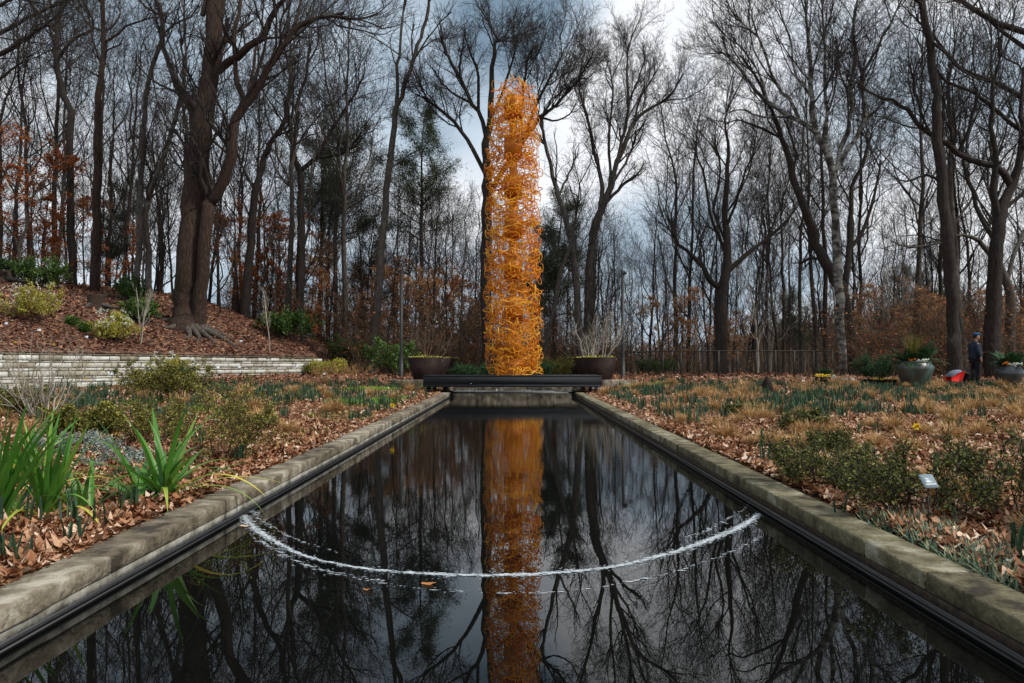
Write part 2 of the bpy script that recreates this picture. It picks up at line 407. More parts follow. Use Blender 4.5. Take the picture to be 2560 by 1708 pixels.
ssv = np.concatenate([np.arange(-60, -6, 2.5), np.arange(-6, 34.1, .6)]); dv = np.concatenate([[0.12], np.arange(.5, 22, .6), np.geomspace(23, 60, 10)])
S_, D_ = np.meshgrid(ssv, dv)
X = A0[0] + S_ * WDIR[0] + D_ * WNRM[0]; Y = A0[1] + S_ * WDIR[1] + D_ * WNRM[1]
Z = hz(X, Y)
nx, ny = len(ssv), len(dv)
i, j = np.meshgrid(np.arange(nx - 1), np.arange(ny - 1))
q = np.stack([j * nx + i, j * nx + i + 1, (j + 1) * nx + i + 1, (j + 1) * nx + i], -1).reshape(-1, 4)
tag(MB().add(np.stack([X, Y, Z], -1), q).build('hill', M['hill_ground'], smooth=True), kind='structure')

# pale path before the stone wall
pb = MB(); sv = np.arange(-8, 7.6, .5); pv = []
for s_ in sv:
    for d_ in (-1.7 + .02 * s_, -.05):
        x = A0[0] + s_ * WDIR[0] + d_ * WNRM[0]; y = A0[1] + s_ * WDIR[1] + d_ * WNRM[1]
        pv.append([x, y, float(gz(x, y)) + .03])
q = [[2 * k, 2 * k + 2, 2 * k + 3, 2 * k + 1] for k in range(len(sv) - 1)]
tag(pb.add(pv, q).build('path', M['pale_path']), kind='structure')

# ------------------------------------------------------------------ stones
def stone(mb, c, size, rz=0, var=.5, rough=.012, n=(6, 2, 3), ch=.012, rs=R):
    """a chiselled block: gridded box, edges eased, faces displaced"""
    nx_, ny_, nz_ = n
    h = np.asarray(size, float) / 2
    vs = {}; verts = []; faces = []
    def gu(i, m_, hh):
        if i == 0: return -hh
        if i == m_: return hh
        if m_ < 3: return 0.0
        e_ = min(ch * 1.6, hh * .4)
        return -hh + e_ + (2 * hh - 2 * e_) * (i - 1) / (m_ - 2)
    def vid(i, j, k):
        key = (i, j, k)
        if key not in vs:
            p = np.array([gu(i, nx_, h[0]), gu(j, ny_, h[1]), gu(k, nz_, h[2])])
            nf = (i in (0, nx_)) + (j in (0, ny_)) + (k in (0, nz_))
            if nf >= 2:
                for a, (u, m_) in enumerate(((i, nx_), (j, ny_), (k, nz_))):
                    if u in (0, m_): p[a] -= np.sign(p[a]) * ch * rs.uniform(.2, 1.0)
            p = p + rs.uniform(-rough, rough, 3) * (1, 1, .35)
            vs[key] = len(verts); verts.append(p)
        return vs[key]
    for i in range(nx_):
        for j in range(ny_):
            for k, f in ((0, 1), (nz_, 0)):
                a = [vid(i, j, k), vid(i + 1, j, k), vid(i + 1, j + 1, k), vid(i, j + 1, k)]
                faces.append(a[::-1] if f else a)
    for i in range(nx_):
        for k in range(nz_):
            for j, f in ((0, 0), (ny_, 1)):
                a = [vid(i, j, k), vid(i + 1, j, k), vid(i + 1, j, k + 1), vid(i, j, k + 1)]
                faces.append(a[::-1] if f else a)
    for j in range(ny_):
        for k in range(nz_):
            for i, f in ((0, 1), (nx_, 0)):
                a = [vid(i, j, k), vid(i, j + 1, k), vid(i, j + 1, k + 1), vid(i, j, k + 1)]
                faces.append(a[::-1] if f else a)
    v = np.array(verts)
    ca, sa = math.cos(rz), math.sin(rz)
    v = v @ np.array([[ca, sa, 0], [-sa, ca, 0], [0, 0, 1]]) + np.asarray(c, float)
    mb.add(v, faces, var=var)

HC = 0.158
def coping(side):
    left = side < 0
    e = empty('pool_edge', ((XL if left else XR), 0, 0),
              'grey brown stone coping along the left side of the pool, beside the strappy green plants' if left else
              'mossy olive tinged stone coping on the right of the pool, beside the grey tag', 'pool edge')
    x_in = XL if left else XR
    xc = x_in + side * .115
    cs = MB(); y = -3.0; rs = np.random.RandomState(3 if left else 9)
    while y < 24.0:
        ln = min(rs.choice([.55, .75, .95, 1.15, .4]) * rs.uniform(.9, 1.1), 24.2 - y)
        k = max(4, int(ln * 9)) if y < 9 else 3
        stone(cs, (xc - x_in + rs.uniform(-.004, .004), y + ln / 2, HC - .045), (ln - .012, .23 + rs.uniform(-.006, .006), .088), math.pi / 2,
              rs.uniform(.0, 1), .0035, (k, 4, 4), .007, rs)
        y += ln
    cs.build('coping_stones', M['coping'] if left else M['coping_moss'], e)
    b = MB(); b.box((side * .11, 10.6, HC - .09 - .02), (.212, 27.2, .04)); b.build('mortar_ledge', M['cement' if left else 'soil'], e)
    b = MB(); b.box((side * .10, 10.6, -.17), (.22, 27.2, .40)); b.tubes([[[-side * .012, -3, .022], [-side * .012, 24.2, .022]]], .008, 8)
    b.build('pond_liner', M['liner'], e)
coping(-1); coping(1)

# end wall of the basin + its cheeks
e = empty('end_wall', (0, 26.6, 0), 'low weathered stone wall closing the pool behind the black deck', 'wall')
b = MB(); x = -4.35; rs = np.random.RandomState(4)
while x < 4.3:
    ln = min(rs.uniform(.7, 1.1), 4.35 - x)
    stone(b, (x + ln / 2, .12, .24), (ln - .006, .30, .40), 0, rs.uniform(0, 1), .006, (4, 1, 3), .01, rs)
    x += ln
for sx in (-1, 1):
    stone(b, (sx * 2.2, -1.25, .10), (.12, 2.4, .42), 0, .4, .004, (1, 4, 2), .01, rs)
b.build('blocks', M['coping'], e)
b = MB(); b.box((0, .1, -.12), (4.5, .25, .30)); b.build('footing', M['liner'], e)

# retaining wall on the left
e = empty('stone_wall', (A0[0], A0[1], 0), 'long pale coursed stone retaining wall at the foot of the leafy hill', 'wall')
b = MB(); rs = np.random.RandomState(12)
ang = math.atan2(WDIR[1], WDIR[0])
rows = [.20, .13, .09, .20, .10, .19, .08, .19]
z0 = .18
for k, hgt in enumerate(rows):
    s_ = -6 - rs.uniform(0, .5)
    while s_ < 13.6:
        ln = rs.uniform(.22, .75); ln = min(ln, 13.9 - s_)
        if ln < .1: break
        top = 1.36 - .007 * (s_)
        sc_z = (top - .06 - .18) / sum(rows)
        zc = .18 + (z0 - .18 + hgt / 2) * sc_z
        pos = (A0 + (s_ + ln / 2) * WDIR + .16 * WNRM) - A0
        stone(b, (pos[0], pos[1], zc), (ln - .022, .36 + rs.uniform(-.035, .035), hgt * sc_z - rs.uniform(.004, .014)), ang, rs.beta(2, 2), .008, (max(2, int(ln * 7)), 1, 2), .008, rs)
        s_ += ln
    z0 += hgt
b.build('courses', M['stone'], e)
b = MB(); pos = 3.9 * WDIR + .17 * WNRM
b.box((pos[0], pos[1], .5), (19.6, .30, 1.5), ang); b.build('core', M['soil'], e)
b = MB(); s_ = -6
while s_ < 13.6:
    ln = min(rs.uniform(.8, 1.3), 13.9 - s_)
    pos = (s_ + ln / 2) * WDIR + .17 * WNRM
    stone(b, (pos[0], pos[1], 1.345 - .007 * (s_ + ln / 2) - .01), (ln - .005, .42, .065), ang, rs.uniform(0, .5), .004, (4, 2, 1), .008, rs)
    s_ += ln
b.build('cap', M['coping'], e)

# ------------------------------------------------------------------ deck
DY = 22.6
e = empty('deck', (-.06, DY + 1.0, .317), 'black painted timber platform bridging the far end of the pool', 'platform')
b = MB()
b.box((0, -.98, .19), (5.31, .04, .22)); b.box((0, -.977, .038), (5.31, .04, .074))
for sx in (-1, 1): b.box((sx * 2.635, .02, .155), (.04, 1.98, .30))
b.build('fascia', M['black_paint'], e)
b = MB()
for k in range(14): b.box((0, -.95 + .02 + k * .148, .326), (5.36, .14, .022))
b.build('deck_boards', M['black_paint'], e)
b = MB()
b.box((0, .1, .15), (5.2, 1.7, .26)); b.build('frame', M['liner'], e)
for sx in (-1, 1):
    for sy in (-.8, .8):
        x = sx * 2.5
        zg = float(gz(x, DY + 1 + sy)) - .317 - .02
        MB().box((x, sy, zg / 2), (.12, .12, -zg)).build('foot', M['black_metal'], e)
b = MB(); xs_ = np.linspace(.95, 2.35, 30); t = np.linspace(0, 1, 30)
b.tubes(np.stack([xs_, np.full(30, -.92), -.005 - .16 * np.sin(t * math.pi) ** .8 * (1 - .3 * t)], 1), .011, 6)
a = np.linspace(math.pi, 2 * math.pi, 14); b.tubes(np.stack([.5 + .11 * np.cos(a), np.full(14, -.93), .055 * np.sin(a)], 1), .010, 6)
b.build('cable', M['black_metal'], e)
b = MB()
for x in (2.42, 2.56): b.box((x, -.93, -.03), (.10, .08, .03))
b.build('junction_box', M['white_tag'], e)

# ------------------------------------------------------------------ sculpture (generic amber rod column)
SX, SY, SZ = float(P(1283, 900, 23.6)[0]), 23.6, .656
e = empty('sculpture', (SX, SY, SZ), 'tall amber column of bent rods around drums on the black deck', 'sculpture')
MB().lathe([(0, 0), (.55, 0), (.55, .03), (0, .03)], 40).build('base_plate', M['amber_drum'], e)
b = MB()
b.lathe([(.40, .03), (.30, .45), (.27, .52), (0, .52)], 12)
for k in range(8):
    a = k * math.pi / 4
    b.box((.36 * math.cos(a), .36 * math.sin(a), .22), (.22, .025, .38), a)
b.build('footing', M['amber_drum'], e)
TOPZ = 9.1 - .25
MB().lathe([(.125, .4), (.125, TOPZ - .1), (0, TOPZ - .1)], 20).build('mast', M['amber_drum'], e)
for k in range(8):
    zb = .53 + 1.26 * k
    if zb + .5 > TOPZ: break
    hgt = .62 if k else .75
    d_ = MB().lathe([(.13, zb), (.285, zb), (.285, zb + hgt), (.13, zb + hgt)], 28).build('drum', M['amber_drum'], e)
    MB().lathe([(.12, zb - .05), (.275, zb - .05), (.275, zb - .004), (.12, zb - .004)], 28).build('drum_rim', M['amber_red'], d_)
rs = np.random.RandomState(21)
NT = 30
for k in range(NT):
    b = MB()
    z0 = .22 + (TOPZ - .15) * k / (NT - 1)
    top = k > NT - 3
    for q_ in range(38 if not top else 18):
        # an open wavy rod sweeping round part of the column, ends rolled outwards
        a0 = rs.uniform(0, 2 * math.pi); span = rs.uniform(.5, 1.9)
        rr = rs.choice([.42, .56, .70, .79], p=[.12, .20, .33, .35]) * rs.uniform(.84, 1.10) * (1.0 - .16 * (k / NT) ** 2)
        n = 34; t = np.linspace(0, 1, n); ang_ = a0 + span * t * rs.choice([-1, 1])
        ph = rs.uniform(0, 6.28, 3)
        r_ = rr + .035 * np.sin(9 * t + ph[0]) + .02 * np.sin(21 * t + ph[1])
        z_ = z0 + rs.uniform(-.16, .16) + .055 * np.sin(rs.uniform(7, 14) * t + ph[2]) + .02 * np.sin(25 * t)
        m_ = 9; tt = np.linspace(0, 1, m_)
        c = rs.uniform(.05, .10)                              # rolled end
        r_[-m_:] += c * (1 - np.cos(tt * 5.2)) * .7; z_[-m_:] += c * np.sin(tt * 5.2) * rs.choice([-1, 1]) * 1.4
        r_[:m_] += (c * (1 - np.cos(tt * 5.2)) * .7)[::-1]
        ang_[-m_:] = ang_[-m_] + (ang_[-m_:] - ang_[-m_]) * np.linspace(1, .4, m_)
        r_ = np.minimum(r_, .93)
        if top: z_ = z_ + np.abs(np.sin(t * 3)) * rs.uniform(0, .22); r_ = r_ * rs.uniform(.55, .95)
        b.tubes(np.stack([r_ * np.cos(ang_), r_ * np.sin(ang_), z_], 1), rs.choice([.007, .010, .013]), 5, var=rs.uniform(0, 1))
    for q_ in range(9):                                         # spokes that carry the rods
        a = rs.uniform(0, 6.28); r1 = rs.uniform(.5, .74); dz = rs.uniform(-.1, .1)
        b.tubes([[.12 * math.cos(a), .12 * math.sin(a), z0], [r1 * .6 * math.cos(a + .1), r1 * .6 * math.sin(a + .1), z0 + dz * .3], [r1 * math.cos(a), r1 * math.sin(a), z0 + dz]], .009, 4)
    b.build('rod_tier', M['amber'], e, True)

# ------------------------------------------------------------------ plants: generic growth
def unit(v): return v / (np.linalg.norm(v, axis=-1, keepdims=True) + 1e-9)
def spawn(pts, rd, k, t0, t1, ang, ln, Pn=5, wob=.18, up=.1, rr=.55, rmin=.004, rs=R, tpow=1.0, lt=.5, droop=0.0):
    """children of polylines. k: number per parent (int or array); ln: length per parent (array) or scalar"""
    n, p, _ = pts.shape
    k = np.broadcast_to(k, (n,)).astype(int)
    idx = np.repeat(np.arange(n), k)
    m = len(idx)
    if m == 0: return np.zeros((0, Pn, 3)), np.zeros((0, Pn)), np.zeros(0)
    t = t0 + (t1 - t0) * rs.uniform(0, 1, m) ** tpow
    f = t * (p - 1); i0 = np.clip(f.astype(int), 0, p - 2); fr = (f - i0)[:, None]
    a = pts[idx, i0]; b = pts[idx, i0 + 1]
    pos = a * (1 - fr) + b * fr
    tan = unit(b - a)
    pr = rd[idx, i0] * (1 - fr[:, 0]) + rd[idx, i0 + 1] * fr[:, 0]
    rnd = unit(rs.normal(size=(m, 3)))
    per = unit(rnd - (rnd * tan).sum(1, keepdims=True) * tan)
    an = rs.uniform(ang[0], ang[1], m)[:, None]
    d = unit(np.cos(an) * tan + np.sin(an) * per)
    L_ = np.broadcast_to(ln, (n,))[idx] * rs.uniform(.6, 1.25, m) * (1 - lt * t)
    out = np.empty((m, Pn, 3)); out[:, 0] = pos
    step = (L_ / (Pn - 1))[:, None]
    for q_ in range(1, Pn):
        d = unit(d + rs.normal(size=(m, 3)) * wob + np.array([0, 0, up - droop * q_ / Pn]))
        out[:, q_] = out[:, q_ - 1] + d * step
    r0 = np.maximum(pr * rr * rs.uniform(.7, 1.1, m), rmin)
    rad = np.maximum(r0[:, None] * np.linspace(1, .35, Pn)[None], rmin * .8)
    return out, rad, L_

def catmull(pts, n):
    pts = np.asarray(pts, float)
    if len(pts) < 3:
        t = np.linspace(0, 1, n)[:, None]
        return pts[0] * (1 - t) + pts[-1] * t
    p = np.vstack([2 * pts[0] - pts[1], pts, 2 * pts[-1] - pts[-2]])
    seg = len(pts) - 1; out = []
    for u in np.linspace(0, seg, n):
        i = min(int(u), seg - 1); t = u - i
        a, b, c, d = p[i], p[i + 1], p[i + 2], p[i + 3]
        out.append(.5 * ((2 * b) + (-a + c) * t + (2 * a - 5 * b + 4 * c - d) * t * t + (-a + 3 * b - 3 * c + d) * t ** 3))
    return np.array(out)

def leaves_on(mb, pts, per, size, rs, spread=.1, flatz=.5, ratio=.6, t0=.2, hang=0.0):
    n, p, _ = pts.shape
    m = n * per
    if m == 0: return
    idx = np.repeat(np.arange(n), per); f = rs.uniform(t0, 1, m) * (p - 1); i0 = np.clip(f.astype(int), 0, p - 2); fr = (f - i0)[:, None]
    c = pts[idx, i0] * (1 - fr) + pts[idx, i0 + 1] * fr + rs.normal(size=(m, 3)) * spread
    d = rs.normal(size=(m, 3)); d[:, 2] *= flatz; d[:, 2] -= hang; d = unit(d)
    r = rs.normal(size=(m, 3)); w_ = unit(np.cross(d, r))
    if flatz < 1:
        w2 = unit(np.cross(d, np.array([0, 0, 1.]) + rs.normal(size=(m, 3)) * .6)); w_ = w2
    s_ = size * rs.uniform(.6, 1.3, m)
    mb.cards(c, d, w_, s_, s_ * ratio, rs.uniform(0, 1, m))

def crown(limbs, limb_r, lens, rs, scale=1.0, dens=1.0, t0=.15, up=.10, spread=(.45, 1.0), rmin=.010, depth=3, t1=1.0, sub=2.6):
    """limbs: list of (P,3). returns list of levels (pts, rad)"""
    lv = []
    for pts, rd, ln in zip(limbs, limb_r, lens):
        k = max(2, int(ln * 1.15 * dens / scale))
        l1_ = min(sub * scale * 1.75, ln * .75)
        lv.append(spawn(pts[None], rd[None], k, t0, t1, spread, l1_, 8, .19, up, .42, rmin, rs, lt=.4))
        lv.append(spawn(pts[-4:][None], rd[-4:][None], 3, .3, 1.0, (.15, .65), l1_ * .8, 8, .17, up, .75, rmin, rs, lt=.1))
    p1 = np.concatenate([a[0] for a in lv]); r1 = np.concatenate([a[1] for a in lv]); l1 = np.concatenate([a[2] for a in lv])
    levels = [(p1, r1)]
    p, r, l = p1, r1, l1
    for d in range(depth):
        k = np.maximum(2, (l * (2.8, 4.2, 5.0)[d] * dens / scale)).astype(int)
        if d == 2: k = np.minimum(k, 3)
        p, r, l = spawn(p, r, k, .12, 1.0, (.35, 1.05), l * .56, (6, 4, 3)[d], .20, up * .7, .58, rmin * (.8, .65, .55)[d], rs, lt=.4)
        levels.append((p, r))
    return levels

# ------------------------------------------------------------------ traced hero trees
def hero(name, label, cat, D, limbs, seed, bark='bark', twig='twig', dens=1.0, scale=1.0, t0=.3, tips=True, crown_from=0, depth=3,
         up=.10, spread=(.45, 1.0), rmin=.008, slope=.45, base_flare=1.35, sub=2.6, group=None, leaf=None, trunk_t0=None, down=True):
    rs = np.random.RandomState(seed)
    done = []            # (px list, world pts)
    allp, allr, alll = [], [], []
    for li, lb in enumerate(limbs):
        lb = np.array(lb, float)
        px = lb[:, :2]; w_ = lb[:, 2]
        if li == 0:
            dep0 = D; sl = 0.0
        else:
            best = None
            for dpx, dw in done:
                dd = np.hypot(*(dpx - px[0]).T); ii = dd.argmin()
                if best is None or dd[ii] < best[0]: best = (dd[ii], dw[ii], dpx[ii])
            dep0 = best[1][1]; sl = rs.uniform(-slope, slope)
            if best[0] < 14: px[0] = best[2]
        cum = np.concatenate([[0], np.cumsum(np.hypot(*np.diff(px, axis=0).T))]) * D / F
        dep = dep0 + sl * cum + .12 * np.sin(cum * 1.3 + rs.uniform(0, 6)) * np.minimum(cum, 1)
        wp = np.array([P(a[0], a[1], d_) for a, d_ in zip(px, dep)])
        rr = w_ * .5 * dep / F
        if li == 0 and down:
            gzv = float(th(wp[0, 0], wp[0, 1]))
            wp[0, 2] = gzv - .05
            add = wp[0] + np.array([0, 0, -.25]); wp = np.vstack([add, wp]); rr = np.concatenate([[rr[0] * 1.05], rr])
            px = np.vstack([px[0] + [0, 1], px])
        n = max(8, int(cum[-1] * 2.2))
        u = np.linspace(0, len(wp) - 1, n)
        wpp = catmull(wp, n); r_ = np.interp(u, np.arange(len(rr)), rr); pxx = catmull(np.column_stack([px, np.zeros(len(px))]), n)[:, :2]
        wob = rs.normal(size=(n, 3)) * np.minimum(r_, .06)[:, None] * .5; wob[:2] = 0
        wpp = wpp + wob
        done.append((pxx, wpp)); allp.append(wpp); allr.append(r_); alll.append(cum[-1])
    base = allp[0][0].copy(); base[2] = float(th(base[0], base[1]))
    e_ = empty(name, base, label, cat, group)
    tb = MB()
    for li, (p, r) in enumerate(zip(allp, allr)):
        sd_ = 14 if r.max() > .25 else 8
        # irregular girth
        r2 = r * (1 + rs.normal(size=len(r)) * .035)
        tb.tubes((p - base)[None], r2[None], sd_)
    tb.build('trunk', M[bark], e_, True)
    ci = range(crown_from, len(allp))
    L1, R1, N1 = [allp[i] - base for i in ci], [allr[i] for i in ci], [alll[i] for i in ci]
    if crown_from == 0 and trunk_t0 is not None:
        n = len(L1[0]); a = int(n * trunk_t0); N1[0] *= (1 - trunk_t0); L1[0] = L1[0][a:]; R1[0] = R1[0][a:]
    lv = crown(L1, R1, N1, rs, scale, dens, t0, up, spread, rmin, depth, sub=sub)
    cb = MB()
    for k, (p, r) in enumerate(lv): cb.tubes(p, r, 4 if p.shape[1] == 8 else 3)
    cb.build('crown', M[twig], e_, False)
    if leaf:
        lb_ = MB(); leaves_on(lb_, lv[-1][0], leaf[1], leaf[2], rs, .06, .4); lb_.build('leaves', M[leaf[0]], e_)
    return e_

hero('bare_tree', 'dark wavy bare tree near the left edge, forking high above the rusty beech leaves', 'tree', 38,
     [[(184, 727, 20), (181, 640, 20), (178, 530, 18), (175, 430, 17), (177, 300, 17), (170, 262, 17), (150, 210, 15), (143, 150, 14), (140, 100, 13), (143, 60, 12), (155, 20, 11), (166, -40, 9)],
      [(137, 84, 10), (120, 55, 9), (95, 30, 8), (70, 0, 7), (45, -30, 6)],
      [(147, 140, 9), (165, 118, 8), (190, 95, 8), (215, 82, 7), (234, 73, 7), (230, 50, 6), (220, 25, 5), (205, 0, 4)],
      [(176, 335, 6), (158, 350, 5), (140, 372, 4), (120, 350, 3)]], 31, dens=.75, t0=.25, trunk_t0=.45)
hero('pine_tree', 'straight slim dark trunk with short crooked boughs, right of the wavy bare tree', 'tree', 36,
     [[(238, 722, 25), (240, 640, 24), (243, 520, 22), (243, 400, 20), (246, 300, 18), (250, 220, 16), (257, 150, 14), (257, 60, 12), (254, -40, 9)],
      [(260, 112, 7), (290, 90, 6), (325, 62, 5), (360, 50, 4), (410, 42, 3)], [(259, 90, 6), (280, 70, 5), (300, 40, 4), (298, 20, 3)],
      [(250, 82, 6), (225, 62, 5), (200, 30, 4), (175, 8, 3)], [(262, 130, 4), (285, 118, 4), (305, 110, 3)], [(243, 195, 4), (225, 178, 3), (180, 168, 2)]],
     32, bark='bark_brown', dens=.4, t0=.4, trunk_t0=.6)
hero('bare_tree', 'twin stemmed grey bare tree between the slim straight trunk and the giant trunk', 'tree', 35,
     [[(344, 722, 15), (348, 640, 15), (350, 560, 15), (352, 480, 14), (355, 400, 13), (360, 300, 13), (368, 230, 12), (384, 154, 11), (408, 90, 10), (405, 44, 8), (392, 5, 7), (385, -30, 6)],
      [(376, 752, 18), (372, 700, 17), (368, 620, 16), (362, 545, 15), (378, 470, 14), (396, 425, 13), (420, 365, 12), (440, 290, 11), (455, 235, 9), (458, 170, 7), (452, 100, 5)],
      [(355, 345, 6), (330, 340, 6), (318, 352, 4), (312, 300, 3)], [(345, 400, 5), (325, 330, 5), (330, 250, 4), (315, 180, 3)],
      [(408, 90, 6), (440, 60, 5), (470, 45, 4), (500, 15, 3)]], 33, bark='bark_grey', dens=.9, t0=.3, trunk_t0=.4)
hero('giant_tree', 'huge twin trunked brown tree with flared roots on the leafy slope, tallest on the left', 'tree', 33,
     [[(462, 838, 84), (462, 815, 70), (463, 785, 60), (463, 740, 54), (466, 690, 53), (478, 573, 56), (484, 500, 58), (493, 440, 53), (502, 330, 50), (520, 220, 45), (532, 110, 42), (541, 0, 42), (546, -70, 38)],
      [(494, 836, 44), (495, 810, 36), (503, 700, 31), (509, 610, 31), (523, 500, 30), (533, 505, 30), (571, 413, 26), (580, 359, 25), (586, 304, 24), (615, 260, 25), (640, 220, 21), (670, 172, 18), (706, 117, 16), (736, 73, 15), (787, 48, 10), (860, 36, 8)],
      [(484, 315, 20), (480, 300, 18), (472, 256, 17), (450, 234, 16), (435, 198, 14), (416, 139, 11), (404, 99, 10), (410, 60, 8), (398, 5, 7)],
      [(545, 178, 22), (565, 160, 20), (600, 138, 19), (651, 99, 17), (681, 37, 13), (717, -10, 10)],
      [(607, 262, 14), (593, 205, 13), (586, 146, 12), (589, 73, 11), (600, 0, 9), (604, -40, 7)],
      [(612, 250, 8), (640, 130, 7), (655, 70, 5), (660, 0, 4)],
      [(560, 425, 10), (590, 400, 9), (570, 384, 7), (530, 350, 5), (500, 332, 4)],
      [(736, 73, 9), (745, 30, 8), (760, -20, 6)], [(506, 40, 14), (514, 0, 12), (508, -50, 10)],
      [(706, 117, 6), (700, 60, 5), (720, 10, 4)]],
     34, bark='bark_brown', dens=1.0, t0=.25, trunk_t0=.5, scale=1.1)
# surface roots of the giant
gt = bpy.data.objects['giant_tree']
b = MB()
for a, ln in ((-.2, 1.9), (.25, 1.5), (-.7, 1.4), (-2.4, 1.2), (-1.5, 1.1), (2.9, 1.3), (-1.1, 1.0)):
    t = np.linspace(0, 1, 9); r0 = .38
    x = (r0 + ln * t) * np.cos(a + .3 * np.sin(3 * t)) + .25; y = (r0 + ln * t) * np.sin(a + .3 * np.sin(3 * t))
    z = np.array([float(th(gt.location[0] + xx, gt.location[1] + yy)) for xx, yy in zip(x, y)]) - gt.location[2] + .28 * (1 - t) ** 2 + .0
    b.tubes(np.stack([x, y, z], 1), .14 * (1 - t) + .03, 7)
b.build('root', M['bark_grey'], gt, True)

hero('bare_tree', 'crooked leaning bare tree right of the giant trunk among rust coloured leaves', 'tree', 39,
     [[(612, 800, 24), (616, 720, 22), (628, 600, 20), (640, 480, 17), (658, 400, 15), (680, 350, 13), (715, 300, 11), (713, 255, 9), (730, 222, 8), (724, 180, 6), (712, 120, 5), (720, 60, 4)],
      [(640, 480, 8), (612, 430, 6), (590, 380, 5)], [(690, 338, 7), (722, 330, 5), (750, 300, 4)]], 35, dens=.9, t0=.3, trunk_t0=.35)
hero('bare_tree', 'bare tree with a wide Y fork above the orange leaves, left of the leaning trunk', 'tree', 42,
     [[(745, 800, 22), (748, 700, 20), (754, 571, 19), (752, 480, 17), (750, 428, 17), (733, 385, 13), (742, 320, 11), (745, 260, 9), (762, 190, 7), (775, 120, 5)],
      [(752, 425, 13), (775, 408, 12), (790, 393, 11), (820, 340, 9), (850, 290, 8), (885, 240, 6), (910, 190, 4)],
      [(735, 360, 6), (728, 300, 6), (735, 220, 5), (725, 150, 4)], [(790, 400, 7), (830, 390, 6), (870, 375, 5), (905, 330, 4)]],
     36, dens=1.1, t0=.2, trunk_t0=.45)
hero('bare_tree', 'slender leaning tree with two rising stems, just left of the amber sculpture', 'tree', 37,
     [[(930, 886, 24), (937, 839, 21), (953, 654, 20), (964, 490, 18), (974, 403, 17), (985, 316, 15), (991, 267, 13), (1007, 234, 12), (1029, 165, 11), (1051, 102, 9), (1066, 37, 8), (1078, -20, 6)],
      [(991, 267, 10), (993, 227, 9), (993, 176, 8), (1000, 121, 7), (1007, 55, 6), (1016, -15, 5)],
      [(1029, 160, 5), (1060, 110, 4), (1095, 60, 3), (1130, 30, 2.5)], [(1040, 130, 4), (1085, 100, 3), (1130, 95, 2.5)],
      [(974, 415, 5), (1000, 405, 4), (1035, 380, 3)], [(998, 140, 4), (960, 110, 3), (915, 85, 2.5)], [(1035, 150, 5), (1029, 100, 4), (1035, 60, 3)]],
     37, bark='bark_grey', dens=.45, t0=.35, trunk_t0=.55, scale=1.1, tips=False, rmin=.008)
hero('bare_tree', 'broad fan crowned bare tree standing directly behind the amber sculpture', 'tree', 35,
     [[(1216, 930, 32), (1216, 800, 29), (1217, 640, 27), (1218, 500, 25), (1216, 420, 22), (1213, 360, 19), (1226, 290, 16), (1227, 205, 13), (1236, 121, 9), (1245, 95, 6)],
      [(1214, 440, 12), (1187, 384, 11), (1157, 337, 10), (1128, 300, 9), (1084, 263, 7), (1060, 240, 5)],
      [(1214, 340, 12), (1201, 285, 11), (1179, 256, 10), (1154, 205, 9), (1128, 154, 7), (1110, 130, 5)],
      [(1179, 256, 6), (1120, 225, 5), (1090, 185, 4)], [(1201, 285, 8), (1194, 183, 7), (1175, 130, 5), (1170, 110, 3)],
      [(1218, 480, 14), (1260, 420, 13), (1310, 352, 12), (1345, 300, 10), (1370, 283, 8), (1399, 256, 7), (1425, 215, 5)],
      [(1310, 352, 9), (1330, 290, 8), (1362, 220, 7), (1390, 170, 5), (1405, 140, 3)],
      [(1300, 362, 9), (1300, 290, 8), (1310, 200, 6), (1325, 130, 4)], [(1226, 290, 8), (1262, 220, 7), (1282, 150, 5), (1290, 110, 3)],
      [(1345, 300, 6), (1385, 300, 5), (1420, 290, 4), (1440, 260, 3)], [(1154, 205, 6), (1150, 150, 5), (1160, 115, 3)]],
     38, dens=1.35, t0=.3, trunk_t0=.7, scale=.8, up=.12, spread=(.3, .9), sub=2.6)
hero('bare_tree', 'upswept many stemmed bare tree right of the sculpture, reaching above the lamp post', 'tree', 37,
     [[(1470, 890, 30), (1472, 760, 26), (1480, 640, 24), (1487, 571, 22), (1509, 512, 17), (1527, 468, 15), (1538, 417, 13), (1567, 351, 11), (1582, 307, 9), (1640, 262, 7), (1672, 250, 5)],
      [(1497, 530, 12), (1505, 476, 11), (1501, 432, 10), (1483, 366, 9), (1469, 293, 7), (1450, 220, 5), (1455, 150, 4), (1465, 125, 3)],
      [(1522, 475, 8), (1525, 420, 7), (1520, 366, 7), (1528, 300, 6), (1533, 238, 5), (1525, 165, 3)],
      [(1545, 395, 9), (1560, 329, 8), (1571, 256, 7), (1567, 165, 5), (1572, 110, 3)], [(1571, 256, 5), (1600, 190, 4), (1615, 140, 3)],
      [(1509, 512, 9), (1550, 470, 8), (1590, 440, 6)], [(1530, 462, 7), (1568, 400, 6), (1590, 340, 4)], [(1582, 307, 6), (1600, 250, 5), (1640, 180, 3)],
      [(1533, 238, 4), (1515, 190, 3), (1520, 150, 2)]],
     39, bark='bark_grey', dens=1.3, t0=.25, trunk_t0=.5, scale=.8, up=.18, spread=(.25, .75), sub=2.5)
hero('bare_tree', 'thin curved bare tree close on the right of the sculpture before the dark pine', 'tree', 36,
     [[(1452, 900, 20), (1444, 780, 18), (1438, 680, 17), (1421, 573, 15), (1412, 540, 14), (1397, 490, 12), (1377, 421, 10), (1359, 340, 8), (1350, 300, 5)],
      [(1395, 490, 6), (1420, 440, 5), (1440, 390, 4)], [(1359, 890, 12), (1385, 770, 11), (1402, 690, 10), (1430, 600, 7), (1440, 520, 5)]],
     40, bark='bark_grey', dens=.9, t0=.3, trunk_t0=.4)
